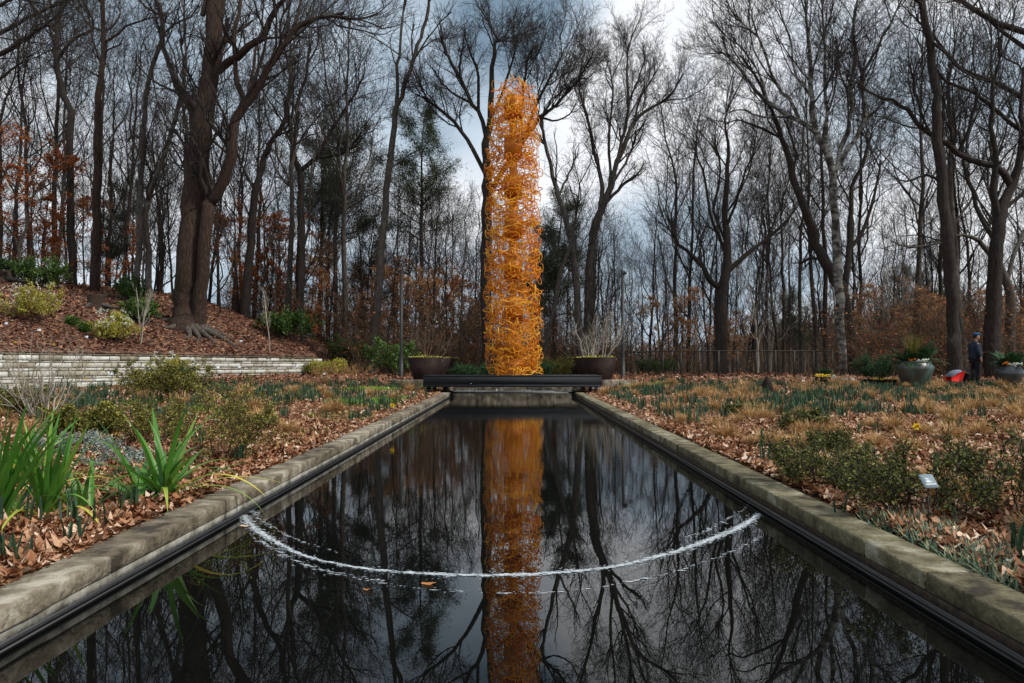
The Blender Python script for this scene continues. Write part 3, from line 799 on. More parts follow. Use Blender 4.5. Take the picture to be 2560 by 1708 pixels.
hero('bare_tree', 'forked dark tree with clinging brown leaves at its foot, behind the wire fence', 'tree', 35,
     [[(1804, 850, 34), (1803, 762, 30), (1810, 705, 26), (1817, 661, 22), (1815, 573, 17), (1813, 512, 14), (1817, 439, 11), (1822, 370, 8), (1815, 300, 5), (1820, 260, 3)],
      [(1808, 730, 16), (1775, 705, 14), (1755, 665, 12), (1722, 628, 10), (1690, 600, 8), (1670, 540, 5)],
      [(1818, 675, 14), (1835, 665, 13), (1872, 630, 11), (1905, 606, 9), (1960, 560, 7), (1990, 520, 4)],
      [(1817, 640, 10), (1795, 590, 9), (1775, 530, 7), (1760, 440, 6), (1735, 370, 4)], [(1817, 560, 8), (1840, 500, 7), (1862, 430, 5), (1890, 380, 3)],
      [(1815, 600, 7), (1786, 520, 7), (1800, 430, 5), (1785, 340, 4)]],
     41, dens=1.2, t0=.25, trunk_t0=.4, up=.18, leaf=None)
hero('birch_tree', 'pale barked tall tree with a huge spreading crown, right of the wire fence end', 'tree', 31,
     [[(2107, 920, 22), (2103, 829, 22), (2095, 720, 23), (2092, 640, 22), (2090, 573, 22), (2086, 500, 20), (2081, 432, 20), (2066, 381, 18), (2044, 337, 17), (2030, 316, 15), (2029, 238, 12), (2026, 183, 10), (2020, 110, 9), (2015, 55, 7), (2013, -20, 5)],
      [(2036, 325, 12), (2007, 307, 11), (1971, 289, 11), (1920, 256, 9), (1876, 212, 8), (1840, 160, 6), (1800, 130, 4)],
      [(2007, 307, 9), (1978, 256, 9), (1953, 227, 8), (1927, 183, 7), (1901, 102, 6), (1865, 66, 5), (1830, 30, 4)],
      [(2066, 381, 10), (2068, 293, 10), (2062, 227, 8), (2063, 150, 7), (2060, 70, 6), (2055, 0, 4)],
      [(2088, 430, 14), (2099, 395, 13), (2106, 359, 12), (2125, 311, 10), (2128, 256, 10), (2125, 205, 9), (2136, 146, 8), (2136, 73, 7), (2147, -20, 5)],
      [(2095, 410, 12), (2132, 355, 11), (2154, 318, 10), (2167, 289, 10), (2158, 238, 8), (2150, 201, 8), (2180, 143, 7), (2202, 102, 6), (2227, 55, 5), (2260, -10, 4)],
      [(1971, 289, 7), (1900, 290, 5), (1850, 275, 4), (1810, 285, 3)], [(1920, 256, 6), (1900, 190, 5), (1855, 120, 4), (1830, 100, 3)],
      [(2029, 238, 7), (1990, 180, 6), (1975, 100, 5), (1950, 30, 4)], [(1901, 102, 5), (1880, 40, 4), (1870, -20, 3)], [(2026, 183, 6), (2050, 110, 5), (2080, 40, 4)],
      [(2128, 256, 6), (2100, 180, 5), (2090, 90, 4)], [(1953, 227, 5), (1890, 140, 4), (1870, 20, 3)], [(2154, 172, 5), (2120, 130, 4), (2060, 145, 3)]],
     42, bark='birch', dens=1.1, t0=.25, trunk_t0=.6, up=.14, scale=1.0)
hero('bare_tree', 'thick dark leaning tree crossing behind the pale barked tree', 'tree', 33,
     [[(2122, 925, 34), (2118, 829, 32), (2108, 740, 30), (2085, 690, 30), (2066, 660, 26), (2045, 620, 24), (2030, 573, 22), (2011, 512, 20), (1986, 450, 17), (1971, 395, 16), (1956, 351, 13), (1942, 311, 10), (1920, 256, 8), (1890, 190, 6), (1850, 140, 4)],
      [(2108, 745, 18), (2118, 660, 16), (2128, 560, 14), (2130, 470, 11), (2160, 400, 8), (2180, 330, 5)],
      [(1956, 351, 7), (1900, 320, 6), (1850, 300, 4), (1815, 310, 3)], [(2045, 646, 9), (2020, 650, 8), (1998, 658, 6)],
      [(1986, 450, 7), (1990, 380, 6), (1960, 300, 4)], [(2118, 640, 10), (2160, 570, 9), (2190, 480, 7), (2200, 400, 5)]],
     43, dens=1.0, t0=.3, trunk_t0=.45, up=.12)
hero('bare_tree', 'very tall straight dark trunk beside the standing person', 'tree', 28.5,
     [[(2390, 935, 36), (2387, 860, 32), (2385, 829, 31), (2377, 720, 29), (2370, 610, 27), (2359, 500, 26), (2348, 366, 23), (2337, 256, 21), (2330, 165, 19), (2315, 73, 18), (2304, 0, 16), (2296, -60, 14)],
      [(2306, 30, 9), (2290, -5, 8), (2265, -30, 6)], [(2350, 455, 8), (2310, 440, 6), (2270, 455, 5), (2240, 445, 3)],
      [(2320, 90, 8), (2370, 140, 0.5 * 12), (2400, 175, 5), (2450, 200, 4)]],
     44, dens=.25, t0=.5, trunk_t0=.7)
hero('bare_tree', 'smooth grey trunk rising directly behind the very tall straight trunk', 'tree', 31,
     [[(2406, 932, 27), (2402, 860, 25), (2395, 793, 23), (2388, 680, 18), (2381, 537, 15), (2375, 430, 12), (2378, 330, 9), (2372, 230, 7), (2385, 130, 4)],
      [(2388, 610, 8), (2340, 610, 6), (2280, 620, 5), (2230, 605, 4)], [(2385, 560, 7), (2430, 500, 5), (2460, 430, 4)]],
     45, bark='bark_grey', dens=.8, t0=.3, trunk_t0=.5)
hero('oak_tree', 'spreading dark oak near the right edge with long limbs reaching left', 'tree', 30,
     [[(2482, 905, 42), (2482, 800, 38), (2486, 700, 34), (2492, 620, 32), (2498, 560, 30), (2510, 500, 24), (2532, 460, 20), (2548, 400, 17), (2556, 340, 13), (2552, 260, 10), (2560, 170, 7)],
      [(2530, 462, 18), (2498, 421, 17), (2450, 406, 16), (2395, 384, 15), (2355, 351, 13), (2315, 329, 12), (2271, 278, 10), (2242, 256, 8), (2194, 241, 6), (2154, 220, 5)],
      [(2552, 330, 12), (2505, 293, 10), (2460, 250, 9), (2420, 226, 8), (2359, 198, 7), (2330, 150, 5)],
      [(2570, 250, 14), (2523, 227, 12), (2469, 198, 11), (2406, 176, 10), (2377, 146, 9), (2330, 88, 7), (2290, 50, 4)],
      [(2580, 85, 17), (2505, 62, 15), (2450, 33, 13), (2395, 0, 10), (2350, -25, 8)], [(2590, 140, 12), (2523, 91, 10), (2480, 58, 8), (2420, 10, 6)],
      [(2498, 560, 16), (2485, 470, 14), (2490, 380, 12), (2478, 280, 10), (2490, 180, 7), (2500, 90, 5)], [(2315, 329, 7), (2290, 240, 6), (2275, 160, 4)],
      [(2395, 384, 9), (2430, 300, 8), (2440, 220, 6)], [(2498, 600, 12), (2450, 540, 11), (2420, 450, 9), (2400, 330, 6)],
      [(2355, 351, 6), (2360, 270, 5), (2340, 200, 4)], [(2510, 520, 10), (2560, 480, 9), (2600, 420, 7)]],
     46, dens=1.0, t0=.2, trunk_t0=.5, slope=.2)
hero('bare_tree', 'grey limbed tree at the right edge behind the dark glazed urn', 'tree', 32,
     [[(2528, 900, 26), (2526, 830, 24), (2527, 738, 22), (2501, 665, 17), (2480, 643, 14), (2450, 600, 11), (2400, 590, 8), (2340, 605, 5)],
      [(2518, 700, 12), (2540, 620, 10), (2570, 560, 8)], [(2490, 650, 10), (2500, 560, 9), (2470, 470, 7), (2475, 380, 5)]],
     47, bark='bark_grey', dens=.9, t0=.3, trunk_t0=.5)
hero('bare_tree', 'limbs of a dark bare tree reaching in at the upper left corner', 'tree', 30,
     [[(-190, 720, 44), (-180, 560, 40), (-165, 420, 34), (-150, 300, 28), (-130, 180, 22), (-110, 60, 16), (-100, -60, 12)],
      [(-150, 300, 16), (-70, 190, 13), (0, 138, 12), (45, 110, 11), (85, 82, 8), (115, 62, 5)],
      [(-130, 190, 14), (-60, 110, 12), (0, 82, 11), (50, 58, 9), (100, 30, 7), (160, 0, 5)],
      [(-120, 100, 12), (-50, 30, 10), (10, 10, 8), (60, -20, 5)], [(-155, 350, 12), (-80, 260, 9), (0, 195, 7), (40, 165, 5), (70, 150, 3)]],
     48, dens=1.1, t0=.3, trunk_t0=.6, crown_from=1)

# ------------------------------------------------------------------ background tree prototypes
def proto_tree(name, label, seed, h, lean=.03, fork=.35, nl=7, bark='bark', twig='twig', dens=1.0, tr=.16, group=None, up=.2, leafm=None, lsize=.16, nleaf=5, spread=.5, depth=3, low=None, rmin=.011, cat='tree', leafsub=None):
    rs = np.random.RandomState(seed)
    e_ = empty(name, (0, 0, -100), label, cat, group)
    n = 14; t = np.linspace(0, 1, n)
    tp = np.stack([lean * h * t ** 1.5 + .20 * np.cumsum(rs.normal(size=n)) * t * 1.2, .12 * np.cumsum(rs.normal(size=n)) * t, h * t - .3], 1)
    r = tr * (1 - t * .9) ** .9 + .01; r[0] *= 1.35
    tb = MB().tubes(tp, r, 8)
    pl, rl, ll = spawn(tp[None], r[None], nl, fork, .96, (.35, .35 + spread + .15), h * .42, 10, .16, up, .55, .016, rs, lt=.55)
    tb.tubes(pl, rl, 6)
    tb.build('trunk', M[bark], e_, True)
    limbs = [tp[int(n * fork):]] + list(pl); lr = [r[int(n * fork):]] + list(rl); lens = [h * (1 - fork)] + list(ll)
    lv = crown(limbs, lr, lens, rs, 1.25, dens, .15, up * .5, (.4, 1.1), rmin, min(depth, 2), sub=h * .12)
    cb = MB()
    for k, (p, rr) in enumerate(lv): cb.tubes(p, rr, 3)
    cb.build('crown', M[twig], e_)
    if leafm:
        b_ = MB(); leaves_on(b_, lv[-1][0] if leafsub is None else lv[leafsub][0], nleaf, lsize, rs, .07, .35, .55); b_.build('leaves', M[leafm], e_)
    return e_
GB = 'bare trees of the wood behind the garden'
protoA = [proto_tree('bare_tree', ('dark', 'grey', 'crooked dark', 'slim dark', 'thin grey', 'brown')[k] + ' bare woodland tree', 100 + k, hh, ln_, fk, nl_, bk, 'twig', dn, tr_, GB, up_)
          for k, (hh, ln_, fk, nl_, bk, dn, tr_, up_) in enumerate([(19, .05, .22, 10, 'bark', .86, .15, .18), (22, -.04, .35, 10, 'bark_grey', .952, .18, .16),
               (16, .08, .15, 10, 'bark', .9, .11, .2), (20, -.07, .28, 9, 'bark', .7, .14, .12), (14, .03, .12, 10, 'bark_grey', .8, .09, .22), (24, .02, .4, 10, 'bark_brown', .82, .19, .14)])]
GR = 'young beeches keeping rust brown leaves'
protoB = [proto_tree('beech_tree', 'young beech with rust brown leaves', 120 + k, hh, .02, .12, 16, 'bark_grey', 'twig_brown', .75, .09, GR, .02,
                     'rust_leaf', .13, 12, .9, 3, rmin=.009) for k, hh in enumerate([7.2, 5.8, 6.6])]
GT = 'young beeches keeping tan leaves'
protoC = [proto_tree('beech_tree', 'young beech with pale tan leaves', 130 + k, hh, .02, .12, 16, 'bark_grey', 'twig_brown', .75, .08, GT, .03,
                     'tan_leaf', .12, 11, .9, 3, rmin=.009) for k, hh in enumerate([7, 5.8])]
def pine_proto(seed, h, cr0=.5):
    rs = np.random.RandomState(seed)
    e_ = empty('pine_tree', (0, 0, -100), 'dark evergreen pine', 'tree', 'pines in the wood behind the garden')
    n = 12; t = np.linspace(0, 1, n)
    tp = np.stack([.1 * np.cumsum(rs.normal(size=n)) * t, .1 * np.cumsum(rs.normal(size=n)) * t, h * t - .3], 1); r = .2 * (1 - .85 * t)
    tb = MB().tubes(tp, r, 8)
    pl, rl, ll = spawn(tp[None], r[None], 46, cr0, 1.0, (1.0, 1.5), h * .25, 6, .14, .08, .45, .02, rs, lt=.45)
    tb.tubes(pl, rl, 4); tb.build('trunk', M['bark'], e_, True)
    p2, r2, l2 = spawn(pl, rl, 13, .2, 1, (.4, 1.1), ll * .45, 4, .15, .12, .5, .01, rs)
    MB().tubes(p2, r2, 3).build('crown', M['twig'], e_)
    b_ = MB(); m = len(p2)
    leaves_on(b_, p2, 42, .22, rs, .20, 1.2, .13, t0=.1)
    b_.build('needles', M['pine'], e_)
    return e_
protoP = [pine_proto(141, 17, .5), pine_proto(142, 14, .35)]

used = set()
def region(px):
    for lim, t_ in ((180, 'on the crest at the far left'), (440, 'on the crest left of the giant tree'), (640, 'just right of the giant tree'), (900, 'between the giant tree and the slender leaning tree'),
                    (1220, 'between the slender leaning tree and the sculpture'), (1560, 'between the sculpture and the right lamp post'), (1800, 'behind the turn of the wire fence'),
                    (2090, 'behind the straight run of the wire fence'), (2380, 'behind the large glazed urn'), (9999, 'behind the person at the right edge')):
        if px < lim: return t_
def place(pr, px, D, sc_=1.0, rz=None, rs=R, sink=0.1, label=None, group=None):
    loc = Pg(px, D); loc[2] -= sink
    if label is None:
        label = pr.get('base_label', pr['label']); pr['base_label'] = label
        label = label + ' ' + ('farther off ' if D > 50 else '') + region(px)
    rz = rs.uniform(0, 6.28) if rz is None else rz
    if pr.name not in used:
        used.add(pr.name); pr.location = tuple(loc); pr.rotation_euler = (0, 0, rz); pr.scale = (sc_,) * 3; pr['label'] = label; return pr
    return copy_tree(pr, loc, rz, sc_, label, group)
rs = np.random.RandomState(55)
# left wood on and behind the crest
for px in np.arange(-60, 900, 30):
    place(protoA[rs.randint(6)], px + rs.uniform(-14, 14), rs.uniform(37, 60), rs.uniform(.72, 1.0), rs=rs)
for px in np.arange(860, 1240, 30):
    place(protoA[rs.randint(6)], px + rs.uniform(-12, 12), rs.uniform(42, 62), rs.uniform(.55, .85), rs=rs)
for px in np.arange(1240, 1720, 34):
    place(protoA[rs.choice([0, 2, 3, 4])], px + rs.uniform(-12, 12), rs.uniform(42, 66), rs.uniform(.5, .75), rs=rs)
for px in np.arange(1700, 2640, 31):
    place(protoA[rs.randint(6)], px + rs.uniform(-12, 12), rs.uniform(37, 62), rs.uniform(.62, .95), rs=rs)
for px in np.arange(1380, 2640, 55):
    place(protoA[rs.choice([2, 4])], px + rs.uniform(-12, 12), rs.uniform(60, 85), rs.uniform(.6, .8), rs=rs)
for px in np.arange(-60, 2640, 38):
    place(protoA[rs.choice([2, 4])], px + rs.uniform(-13, 13), rs.uniform(36, 48), rs.uniform(.38, .62), rs=rs)
# beeches
for px, D, s_ in ((40, 36, .95), (110, 39, .9), (-40, 37, 1.0), (170, 41, .8), (300, 41, .6), (590, 42, .8), (650, 40, .9), (705, 43, .95), (745, 41, .7), (690, 46, 1.0),
                  (1030, 48, 1.0), (1090, 50, .9), (960, 50, .9), (1120, 44, .75), (1180, 47, .8), (1380, 48, .5)):
    place(protoB[rs.randint(3)], px, D, s_ * 1.0, rs=rs)
for px, D, s_ in ((800, 44, .85), (850, 46, .95), (900, 47, 1.0), (1000, 44, .9), (1060, 43, 1.0), (1100, 46, 1.05), (1150, 42, .85), (960, 42, .8), (1185, 48, .8), (820, 50, 1.1),
                  (1640, 41, .62), (1700, 39, .55), (1760, 38, .62), (1810, 37, .5), (1830, 41, .5), (2150, 34, .42), (2200, 36, .62), (2260, 34, .45), (2300, 37, .7), (2345, 35, .6), (2440, 34, .55), (2500, 36, .6), (2550, 34, .5), (2180, 32, .3)):
    place(protoC[rs.randint(2)], px, D, s_, rs=rs)
for px, D, s_, k in ((1055, 45, .92, 0), (860, 48, .86, 0), (800, 50, .84, 0), (1385, 42, .72, 1), (1345, 50, .72, 1), (930, 55, .8, 1), (2330, 60, .7, 1), (2260, 66, .7, 1), (1990, 70, .6, 1), (270, 48, .55, 1), (330, 52, .7, 0)):
    place(protoP[k], px, D, s_, rs=rs)

# pale sycamores beyond the fence
syc = proto_tree('sycamore_tree', 'white limbed sycamore', 150, 9, .02, .18, 12, 'twig_pale', 'twig_pale', .35, .10, 'white limbed sycamores beyond the fence', .12, depth=2, spread=.7)
for px, D, s_ in ((1893, 36, .62), (1925, 40, .6), (2240, 40, .62), (2215, 37, .5), (2290, 42, .7)): place(syc, px, D, s_, rs=rs)

# the far wood: one brown mass of trunks and twigs
b = MB(); rs = np.random.RandomState(61)
n = 5200
px = np.concatenate([rs.uniform(1250, 2700, 4200), rs.uniform(700, 1300, 1000)]); D = rs.uniform(85, 150, n)
h = rs.uniform(5, 11, n) * np.interp(px, [700, 1300, 1500, 1750, 2000, 2560], [.55, .65, .5, .62, 1.0, 1.15])
x = (px - 1286) / F * D
zb = gz(x, D)
pts = np.empty((n, 5, 3)); tt = np.linspace(0, 1, 5)
lean = rs.normal(size=n) * .3
for k in range(5):
    pts[:, k, 0] = x + lean * h * tt[k] + rs.normal(size=n) * .2 * tt[k]; pts[:, k, 1] = D; pts[:, k, 2] = zb - .2 + h * tt[k]
rd = np.linspace(1, .3, 5)[None] * rs.uniform(.04, .13, n)[:, None]
b.tubes(pts, rd, 3)
p2, r2, l2 = spawn(pts, rd, 7, .3, 1, (.4, 1.1), h * .4, 4, .2, .1, .5, .03, rs)
b.tubes(p2, r2, 3)
tag(b.build('far_wood', M['twig_brown']), 'brown mass of bare trees in the distance beyond the fence', 'woodland', kind='stuff')
# bramble / understorey just behind the garden
b = MB(); rs = np.random.RandomState(62); n = 2600
px = np.concatenate([rs.uniform(860, 1560, 1500), rs.uniform(2090, 2600, 500), rs.uniform(560, 900, 600)]); D = rs.uniform(36, 50, n); D[1500:2000] = rs.uniform(30, 36, 500); D[2000:] = rs.uniform(42, 52, 600)
x = (px - 1286) / F * D; zb = th(x, D); h = rs.uniform(.8, 4.2, n)
pts = np.empty((n, 5, 3))
for k in range(5):
    pts[:, k, 0] = x + rs.normal(size=n) * .25 * k; pts[:, k, 1] = D + rs.normal(size=n) * .1 * k; pts[:, k, 2] = zb - .1 + h * tt[k]
rd = np.linspace(1, .4, 5)[None] * rs.uniform(.008, .02, n)[:, None]
b.tubes(pts, rd, 3); p2, r2, l2 = spawn(pts, rd, 6, .2, 1, (.4, 1.1), h * .4, 4, .2, .05, .6, .006, rs); b.tubes(p2, r2, 3)
tag(b.build('undergrowth', M['twig_brown']), 'tangle of bare brown undergrowth at the foot of the wood', 'undergrowth', kind='stuff')
b = MB(); leaves_on(b, p2[rs.permutation(len(p2))[:9000]], 2, .11, rs, .1, .4, .6)
tag(b.build('clinging_leaves', M['rust_leaf']), 'rust coloured dead leaves clinging in the undergrowth', 'leaves', kind='stuff')

# ------------------------------------------------------------------ shrubs
def bush(name, label, cat, loc, size, seed, mat_l, mat_s='twig', nst=16, leaf=.04, nleaf=10, ratio=.5, spread=.7, group=None, up=.1, fill=3, flatz=.9, stem_r=.007, hang=0, lsp=.02):
    """twiggy shrub: stems from the base, two orders of branches and small leaves. size=(width, height)"""
    rs = np.random.RandomState(seed)
    e_ = empty(name, loc, label, cat, group)
    w_, h_ = size
    a = rs.uniform(0, 6.28, nst); r1 = np.sqrt(rs.uniform(0, 1, nst)) * w_ * .5
    pts = np.empty((nst, 6, 3)); t = np.linspace(0, 1, 6)
    hh = h_ * rs.uniform(.6, 1, nst) * (1 - .25 * (r1 / (w_ * .5)) ** 2)
    for k in range(6):
        f = t[k] ** .8
        pts[:, k, 0] = np.cos(a) * (.08 * w_ + r1 * f) * 1.0 + rs.normal(size=nst) * .03 * w_ * t[k]
        pts[:, k, 1] = np.sin(a) * (.08 * w_ + r1 * f) * 1.0 + rs.normal(size=nst) * .03 * w_ * t[k]
        pts[:, k, 2] = hh * t[k] ** 1.1 - .02
    rd = np.linspace(1, .5, 6)[None] * np.full((nst, 1), stem_r)
    sb = MB().tubes(pts, rd, 4)
    p2, r2, l2 = spawn(pts, rd, 6, .25, 1, (.4, 1.1), h_ * .42, 5, .2, up, .6, .003, rs, droop=hang)
    p3, r3, l3 = spawn(p2, r2, fill, .1, 1, (.4, 1.1), l2 * .6, 4, .2, up, .6, .002, rs, droop=hang)
    sb.tubes(p2, r2, 3).tubes(p3, r3, 3); sb.build('stems', M[mat_s], e_)
    if mat_l:
        lb_ = MB(); leaves_on(lb_, p3, nleaf, leaf, rs, lsp, flatz, ratio, t0=0); leaves_on(lb_, p2, nleaf, leaf, rs, lsp, flatz, ratio, t0=.2)
        lb_.build('leaves', M[mat_l], e_)
    return e_
def gp(px, py, D=None):
    """point on the garden bed seen at that pixel (or at distance D)"""
    if D is None:
        D = 10.0
        for _ in range(12): 
            x = P(px, py, D)[0]; z = float(th(x, D)); D = (H - z) * F / max(6, (py - 903))
    x = P(px, py, D)[0]
    return np.array([x, D, float(th(x, D))])

# olive shrubs in the beds
for i, (px, py, w_, h_, lab) in enumerate([
        (545, 1150, 1.0, .78, 'rounded olive leaved shrub by the left coping, largest in the left bed'),
        (440, 1010, 1.5, .95, 'bronze olive shrub before the stone wall, tallest in the left bed'),
        (360, 995, 1.2, .85, 'low bronze shrub overlapping the foot of the stone wall'),
        (400, 1110, .8, .5, 'small loose olive shrub left of the rounded one by the coping'),
        (230, 1090, .8, .45, 'sparse olive shrub among the silvery plants in the left bed'),
        (30, 1040, 1.0, .5, 'low olive shrub at the left edge of the photo'),
        (2040, 1215, .85, .42, 'loose dark green shrub nearest the pool in the right bed'),
        (2290, 1290, .9, .50, 'dark green shrub behind the grey plant tag'),
        (2180, 1240, .6, .30, 'small low shrub between the two dark green shrubs in the right bed'),
        (2580, 1310, .8, .58, 'dark green shrub cut by the right edge of the photo'),
        (2010, 1080, .55, .3, 'small patchy green shrub in the middle of the right bed'),
        (1850, 1045, .45, .25, 'tiny shrub in the right bed behind the coping'),
        (2070, 1135, .5, .28, 'straggly little shrub just behind the loose dark green one')]):
    g_ = gp(px, py)
    bush('olive_shrub', lab, 'shrub', g_, (w_, h_), 200 + i, 'olive_leaf' if i < 6 else 'olive_dark', 'twig_brown' if i < 6 else 'twig', nst=20, leaf=.024 if g_[1] < 9 else .042, nleaf=(8 if px > 1500 else 13) if g_[1] < 9 else 14, ratio=.6, lsp=.02, stem_r=.005)
# silvery plants
for i, (px, py) in enumerate([(160, 1085), (220, 1120), (265, 1140), (290, 1170), (130, 1130)]):
    bush('silver_plant', 'silvery grey leaved low plant in the left bed', 'plant', gp(px, py), (.42, .2), 230 + i, 'silver_leaf', 'twig_pale', nst=10, leaf=.035, nleaf=6, ratio=.35, group='silvery plants in the left bed', lsp=.012, fill=2)
# pale bare shrub by the wall
bush('bare_shrub', 'leafless pale stemmed shrub before the stone wall at the left', 'shrub', gp(105, 1045), (1.5, 1.25), 240, None, 'twig_pale', nst=22, stem_r=.013, fill=2)
# hill shrubs with foliage
for i, (px, py, D, w_, h_, m_, lf, lab, nm) in enumerate([
        (110, 790, 33, 2.0, 1.35, 'green_leaf', .10, 'rounded dark green shrub high on the slope at the left', 'green_shrub'),
        (325, 768, 35, 1.3, 1.1, 'green_leaf', .09, 'green shrub on the slope beside the small pale sapling, upper of two', 'green_shrub'),
        (345, 825, 31.5, 1.3, 1.0, 'green_leaf', .09, 'green shrub on the slope behind the small pale sapling, lower of two', 'green_shrub'),
        (725, 855, 37, 2.3, 1.5, 'green_leaf', .12, 'bright green laurel shrub above the right end of the stone wall', 'green_shrub'),
        (880, 900, 40, 2.4, 1.6, 'green_leaf', .12, 'green shrub between the laurel and the leaning tree', 'green_shrub'),
        (985, 935, 33, 2.2, 1.6, 'green_leaf', .10, 'yellowish green shrub behind the left lamp post', 'green_shrub'),
        (0, 705, 36, 1.4, 1.3, 'dark_leaf', .10, 'dark green bush at the left edge on top of the slope', 'green_shrub'),
        (440, 888, 28.8, 1.5, .42, 'dark_leaf', .07, 'dark evergreen mat spilling over the wall top', 'ground_cover_plant'),
        (782, 893, 35.2, .9, .5, 'olive_leaf', .07, 'olive green plant at the right end of the wall top', 'ground_cover_plant'),
        (182, 845, 28.5, .32, .28, 'green_leaf', .06, 'tiny round green shrub on the slope, left of a pair', 'green_shrub'),
        (211, 850, 28.3, .32, .30, 'green_leaf', .06, 'tiny round green shrub on the slope, right of a pair', 'green_shrub'),
        (1160, 940, 30, 1.1, .7, 'dark_leaf', .06, 'dark green shrub behind the deck beside the left pots', 'green_shrub'),
        (1205, 942, 31, 1.0, .6, 'dark_leaf', .06, 'dark green shrub behind the deck left of the sculpture foot', 'green_shrub'),
        (1345, 942, 31, 1.0, .75, 'dark_leaf', .06, 'dark green shrub behind the deck right of the sculpture foot', 'green_shrub'),
        (1395, 940, 34, 1.3, 1.0, 'olive_leaf', .06, 'olive shrub behind the deck beside the right pots', 'green_shrub'),
        (820, 938, 33.5, 1.5, .75, 'lime_leaf', .06, 'yellow green shrub at the right end of the stone wall', 'green_shrub'),
        (1640, 880, 40, 1.8, 1.0, 'green_leaf', .08, 'green evergreen behind the wire fence', 'green_shrub')]):
    bush(nm, lab, 'shrub', gp(px, py, D), (w_, h_), 250 + i, m_, nst=22, leaf=lf, nleaf=9, ratio=.45, stem_r=.012, fill=4, lsp=.05)
for i, (px, py, D, w_, h_, lab) in enumerate([(85, 858, 27.5, 1.9, 1.35, 'yellow shrub with arching white flower sprays above the wall, leftmost and largest'),
        (285, 868, 28.3, 1.4, 1.15, 'yellow shrub with arching white flower sprays above the wall, middle of three'),
        (405, 880, 29, 1.5, .95, 'yellow shrub with arching white flower sprays beside the dark evergreen mat')]):
    e_ = bush('flowering_shrub', lab, 'shrub', gp(px, py, D), (w_, h_), 280 + i, 'lime_leaf', 'twig_brown', nst=26, leaf=.07, nleaf=12, ratio=.35, stem_r=.010, fill=3, hang=.35, up=.15)
    rs = np.random.RandomState(300 + i); n = 34
    a = rs.uniform(0, 6.28, n); L_ = w_ * rs.uniform(.3, .62, n); t = np.linspace(0, 1, 8)
    pts = np.stack([np.cos(a)[:, None] * L_[:, None] * t, np.sin(a)[:, None] * L_[:, None] * t, h_ * (.25 + rs.uniform(.2, .85, n)[:, None] * np.sin(t * 2.3)[None])], -1)
    b = MB(); leaves_on(b, pts[:, 3:], 20, .042, rs, .012, 1, .6); b.build('blossom', M['white_flower'], e_)
# saplings
def sapling(label, loc, h, seed, n=4, mat_='twig_pale', w_=.35):
    rs = np.random.RandomState(seed); e_ = empty('sapling', loc, label, 'sapling')
    t = np.linspace(0, 1, 8); pts = []
    for k in range(n):
        a = rs.uniform(0, 6.28); pts.append(np.stack([np.cos(a) * w_ * t ** 1.5 + .02 * np.sin(9 * t), np.sin(a) * w_ * t ** 1.5, h * rs.uniform(.75, 1) * t - .05], 1))
    pts = np.array(pts); rd = np.linspace(1, .3, 8)[None] * np.full((n, 1), .028)
    MB().tubes(pts, rd, 6).build('trunk', M[mat_], e_)
    p2, r2, l2 = spawn(pts, rd, 9, .3, 1, (.3, .9), h * .25, 5, .15, .25, .5, .005, rs)
    p3, r3, l3 = spawn(p2, r2, 4, .2, 1, (.3, .9), l2 * .5, 4, .15, .2, .5, .004, rs)
    MB().tubes(p2, r2, 3).tubes(p3, r3, 3).build('crown', M[mat_], e_)
sapling('slim pale multi stemmed sapling on the slope before the giant tree', gp(352, 848, 29), 2.4, 1)
sapling('slim pale sapling left of the bright green laurel', gp(674, 868, 34), 3.4, 2, 2)
sapling('short pale forked sapling near the top of the slope at the left', gp(128, 725, 35), 1.2, 3, 3)
sapling('thin brown sapling right of the giant tree', gp(573, 812, 36), 4.5, 4, 2, 'twig_brown', .2)

# stump, log, boulder-like stumps
def stump(label, loc, r, h, seed):
    rs = np.random.RandomState(seed); e_ = empty('tree_stump', loc, label, 'stump')
    n = 18; a = np.arange(n) * 2 * math.pi / n; fl = 1 + .25 * np.maximum(0, np.sin(a * 3 + 1))
    prof = [(1.45, -.2), (1.25, .1), (1.02, .35), (1.0, .8), (.97, 1.0)]
    v = []
    for f, z in prof:
        g_ = fl if f > 1.1 else 1 + .04 * np.sin(a * 5)
        v.append(np.stack([np.cos(a) * r * f * g_, np.sin(a) * r * f * g_, np.full(n, z * h) + (.03 * np.sin(a * 2) if z == 1 else 0)], -1))
    v = np.array(v); i = np.arange(len(prof) - 1)[:, None] * n; j = np.arange(n)[None]; k = (j + 1) % n
    MB().add(v, np.stack([i + j, i + k, i + k + n, i + j + n], -1).reshape(-1, 4)).build('bole', M['bark_brown'], e_, True)
    top = v[-1]; c = top.mean(0)
    MB().add(np.vstack([top, c[None] + [0, 0, .004]]), None, [[q_, (q_ + 1) % n, n] for q_ in range(n)]).build('cut_face', M['bark_grey'], e_)
    t = np.linspace(0, 1, 8)
    b_ = MB()
    for aa, ln in ((-.3, 1.3), (2.9, .9), (-1.8, .6)):
        b_.tubes(np.stack([np.cos(aa) * (r + ln * t), np.sin(aa) * (r + ln * t), .2 * h * (1 - t) - .12 * t], 1), .09 * (1 - t) + .02, 6)
    b_.build('root', M['bark_grey'], e_, True)
stump('grey brown cut stump with spreading roots on the slope', gp(240, 768, 31.5), .33, .55, 5)
stump('stump cut by the left edge of the photo near the top of the slope', gp(2, 755, 32.5), .35, .45, 6)
rs = np.random.RandomState(8)
t = np.linspace(0, 1, 12); a_ = P(236, 736, 33); b_ = P(318, 722, 34)
pts = a_[None] * (1 - t[:, None]) + b_[None] * t[:, None]; pts[:, 2] = th(pts[:, 0], pts[:, 1]) + .12 + .22 * np.sin(t * 2.8)
o = MB().tubes(pts - pts[0], np.linspace(.05, .02, 12), 6).build('fallen_branch', M['twig'], None, True); o.location = tuple(pts[0])
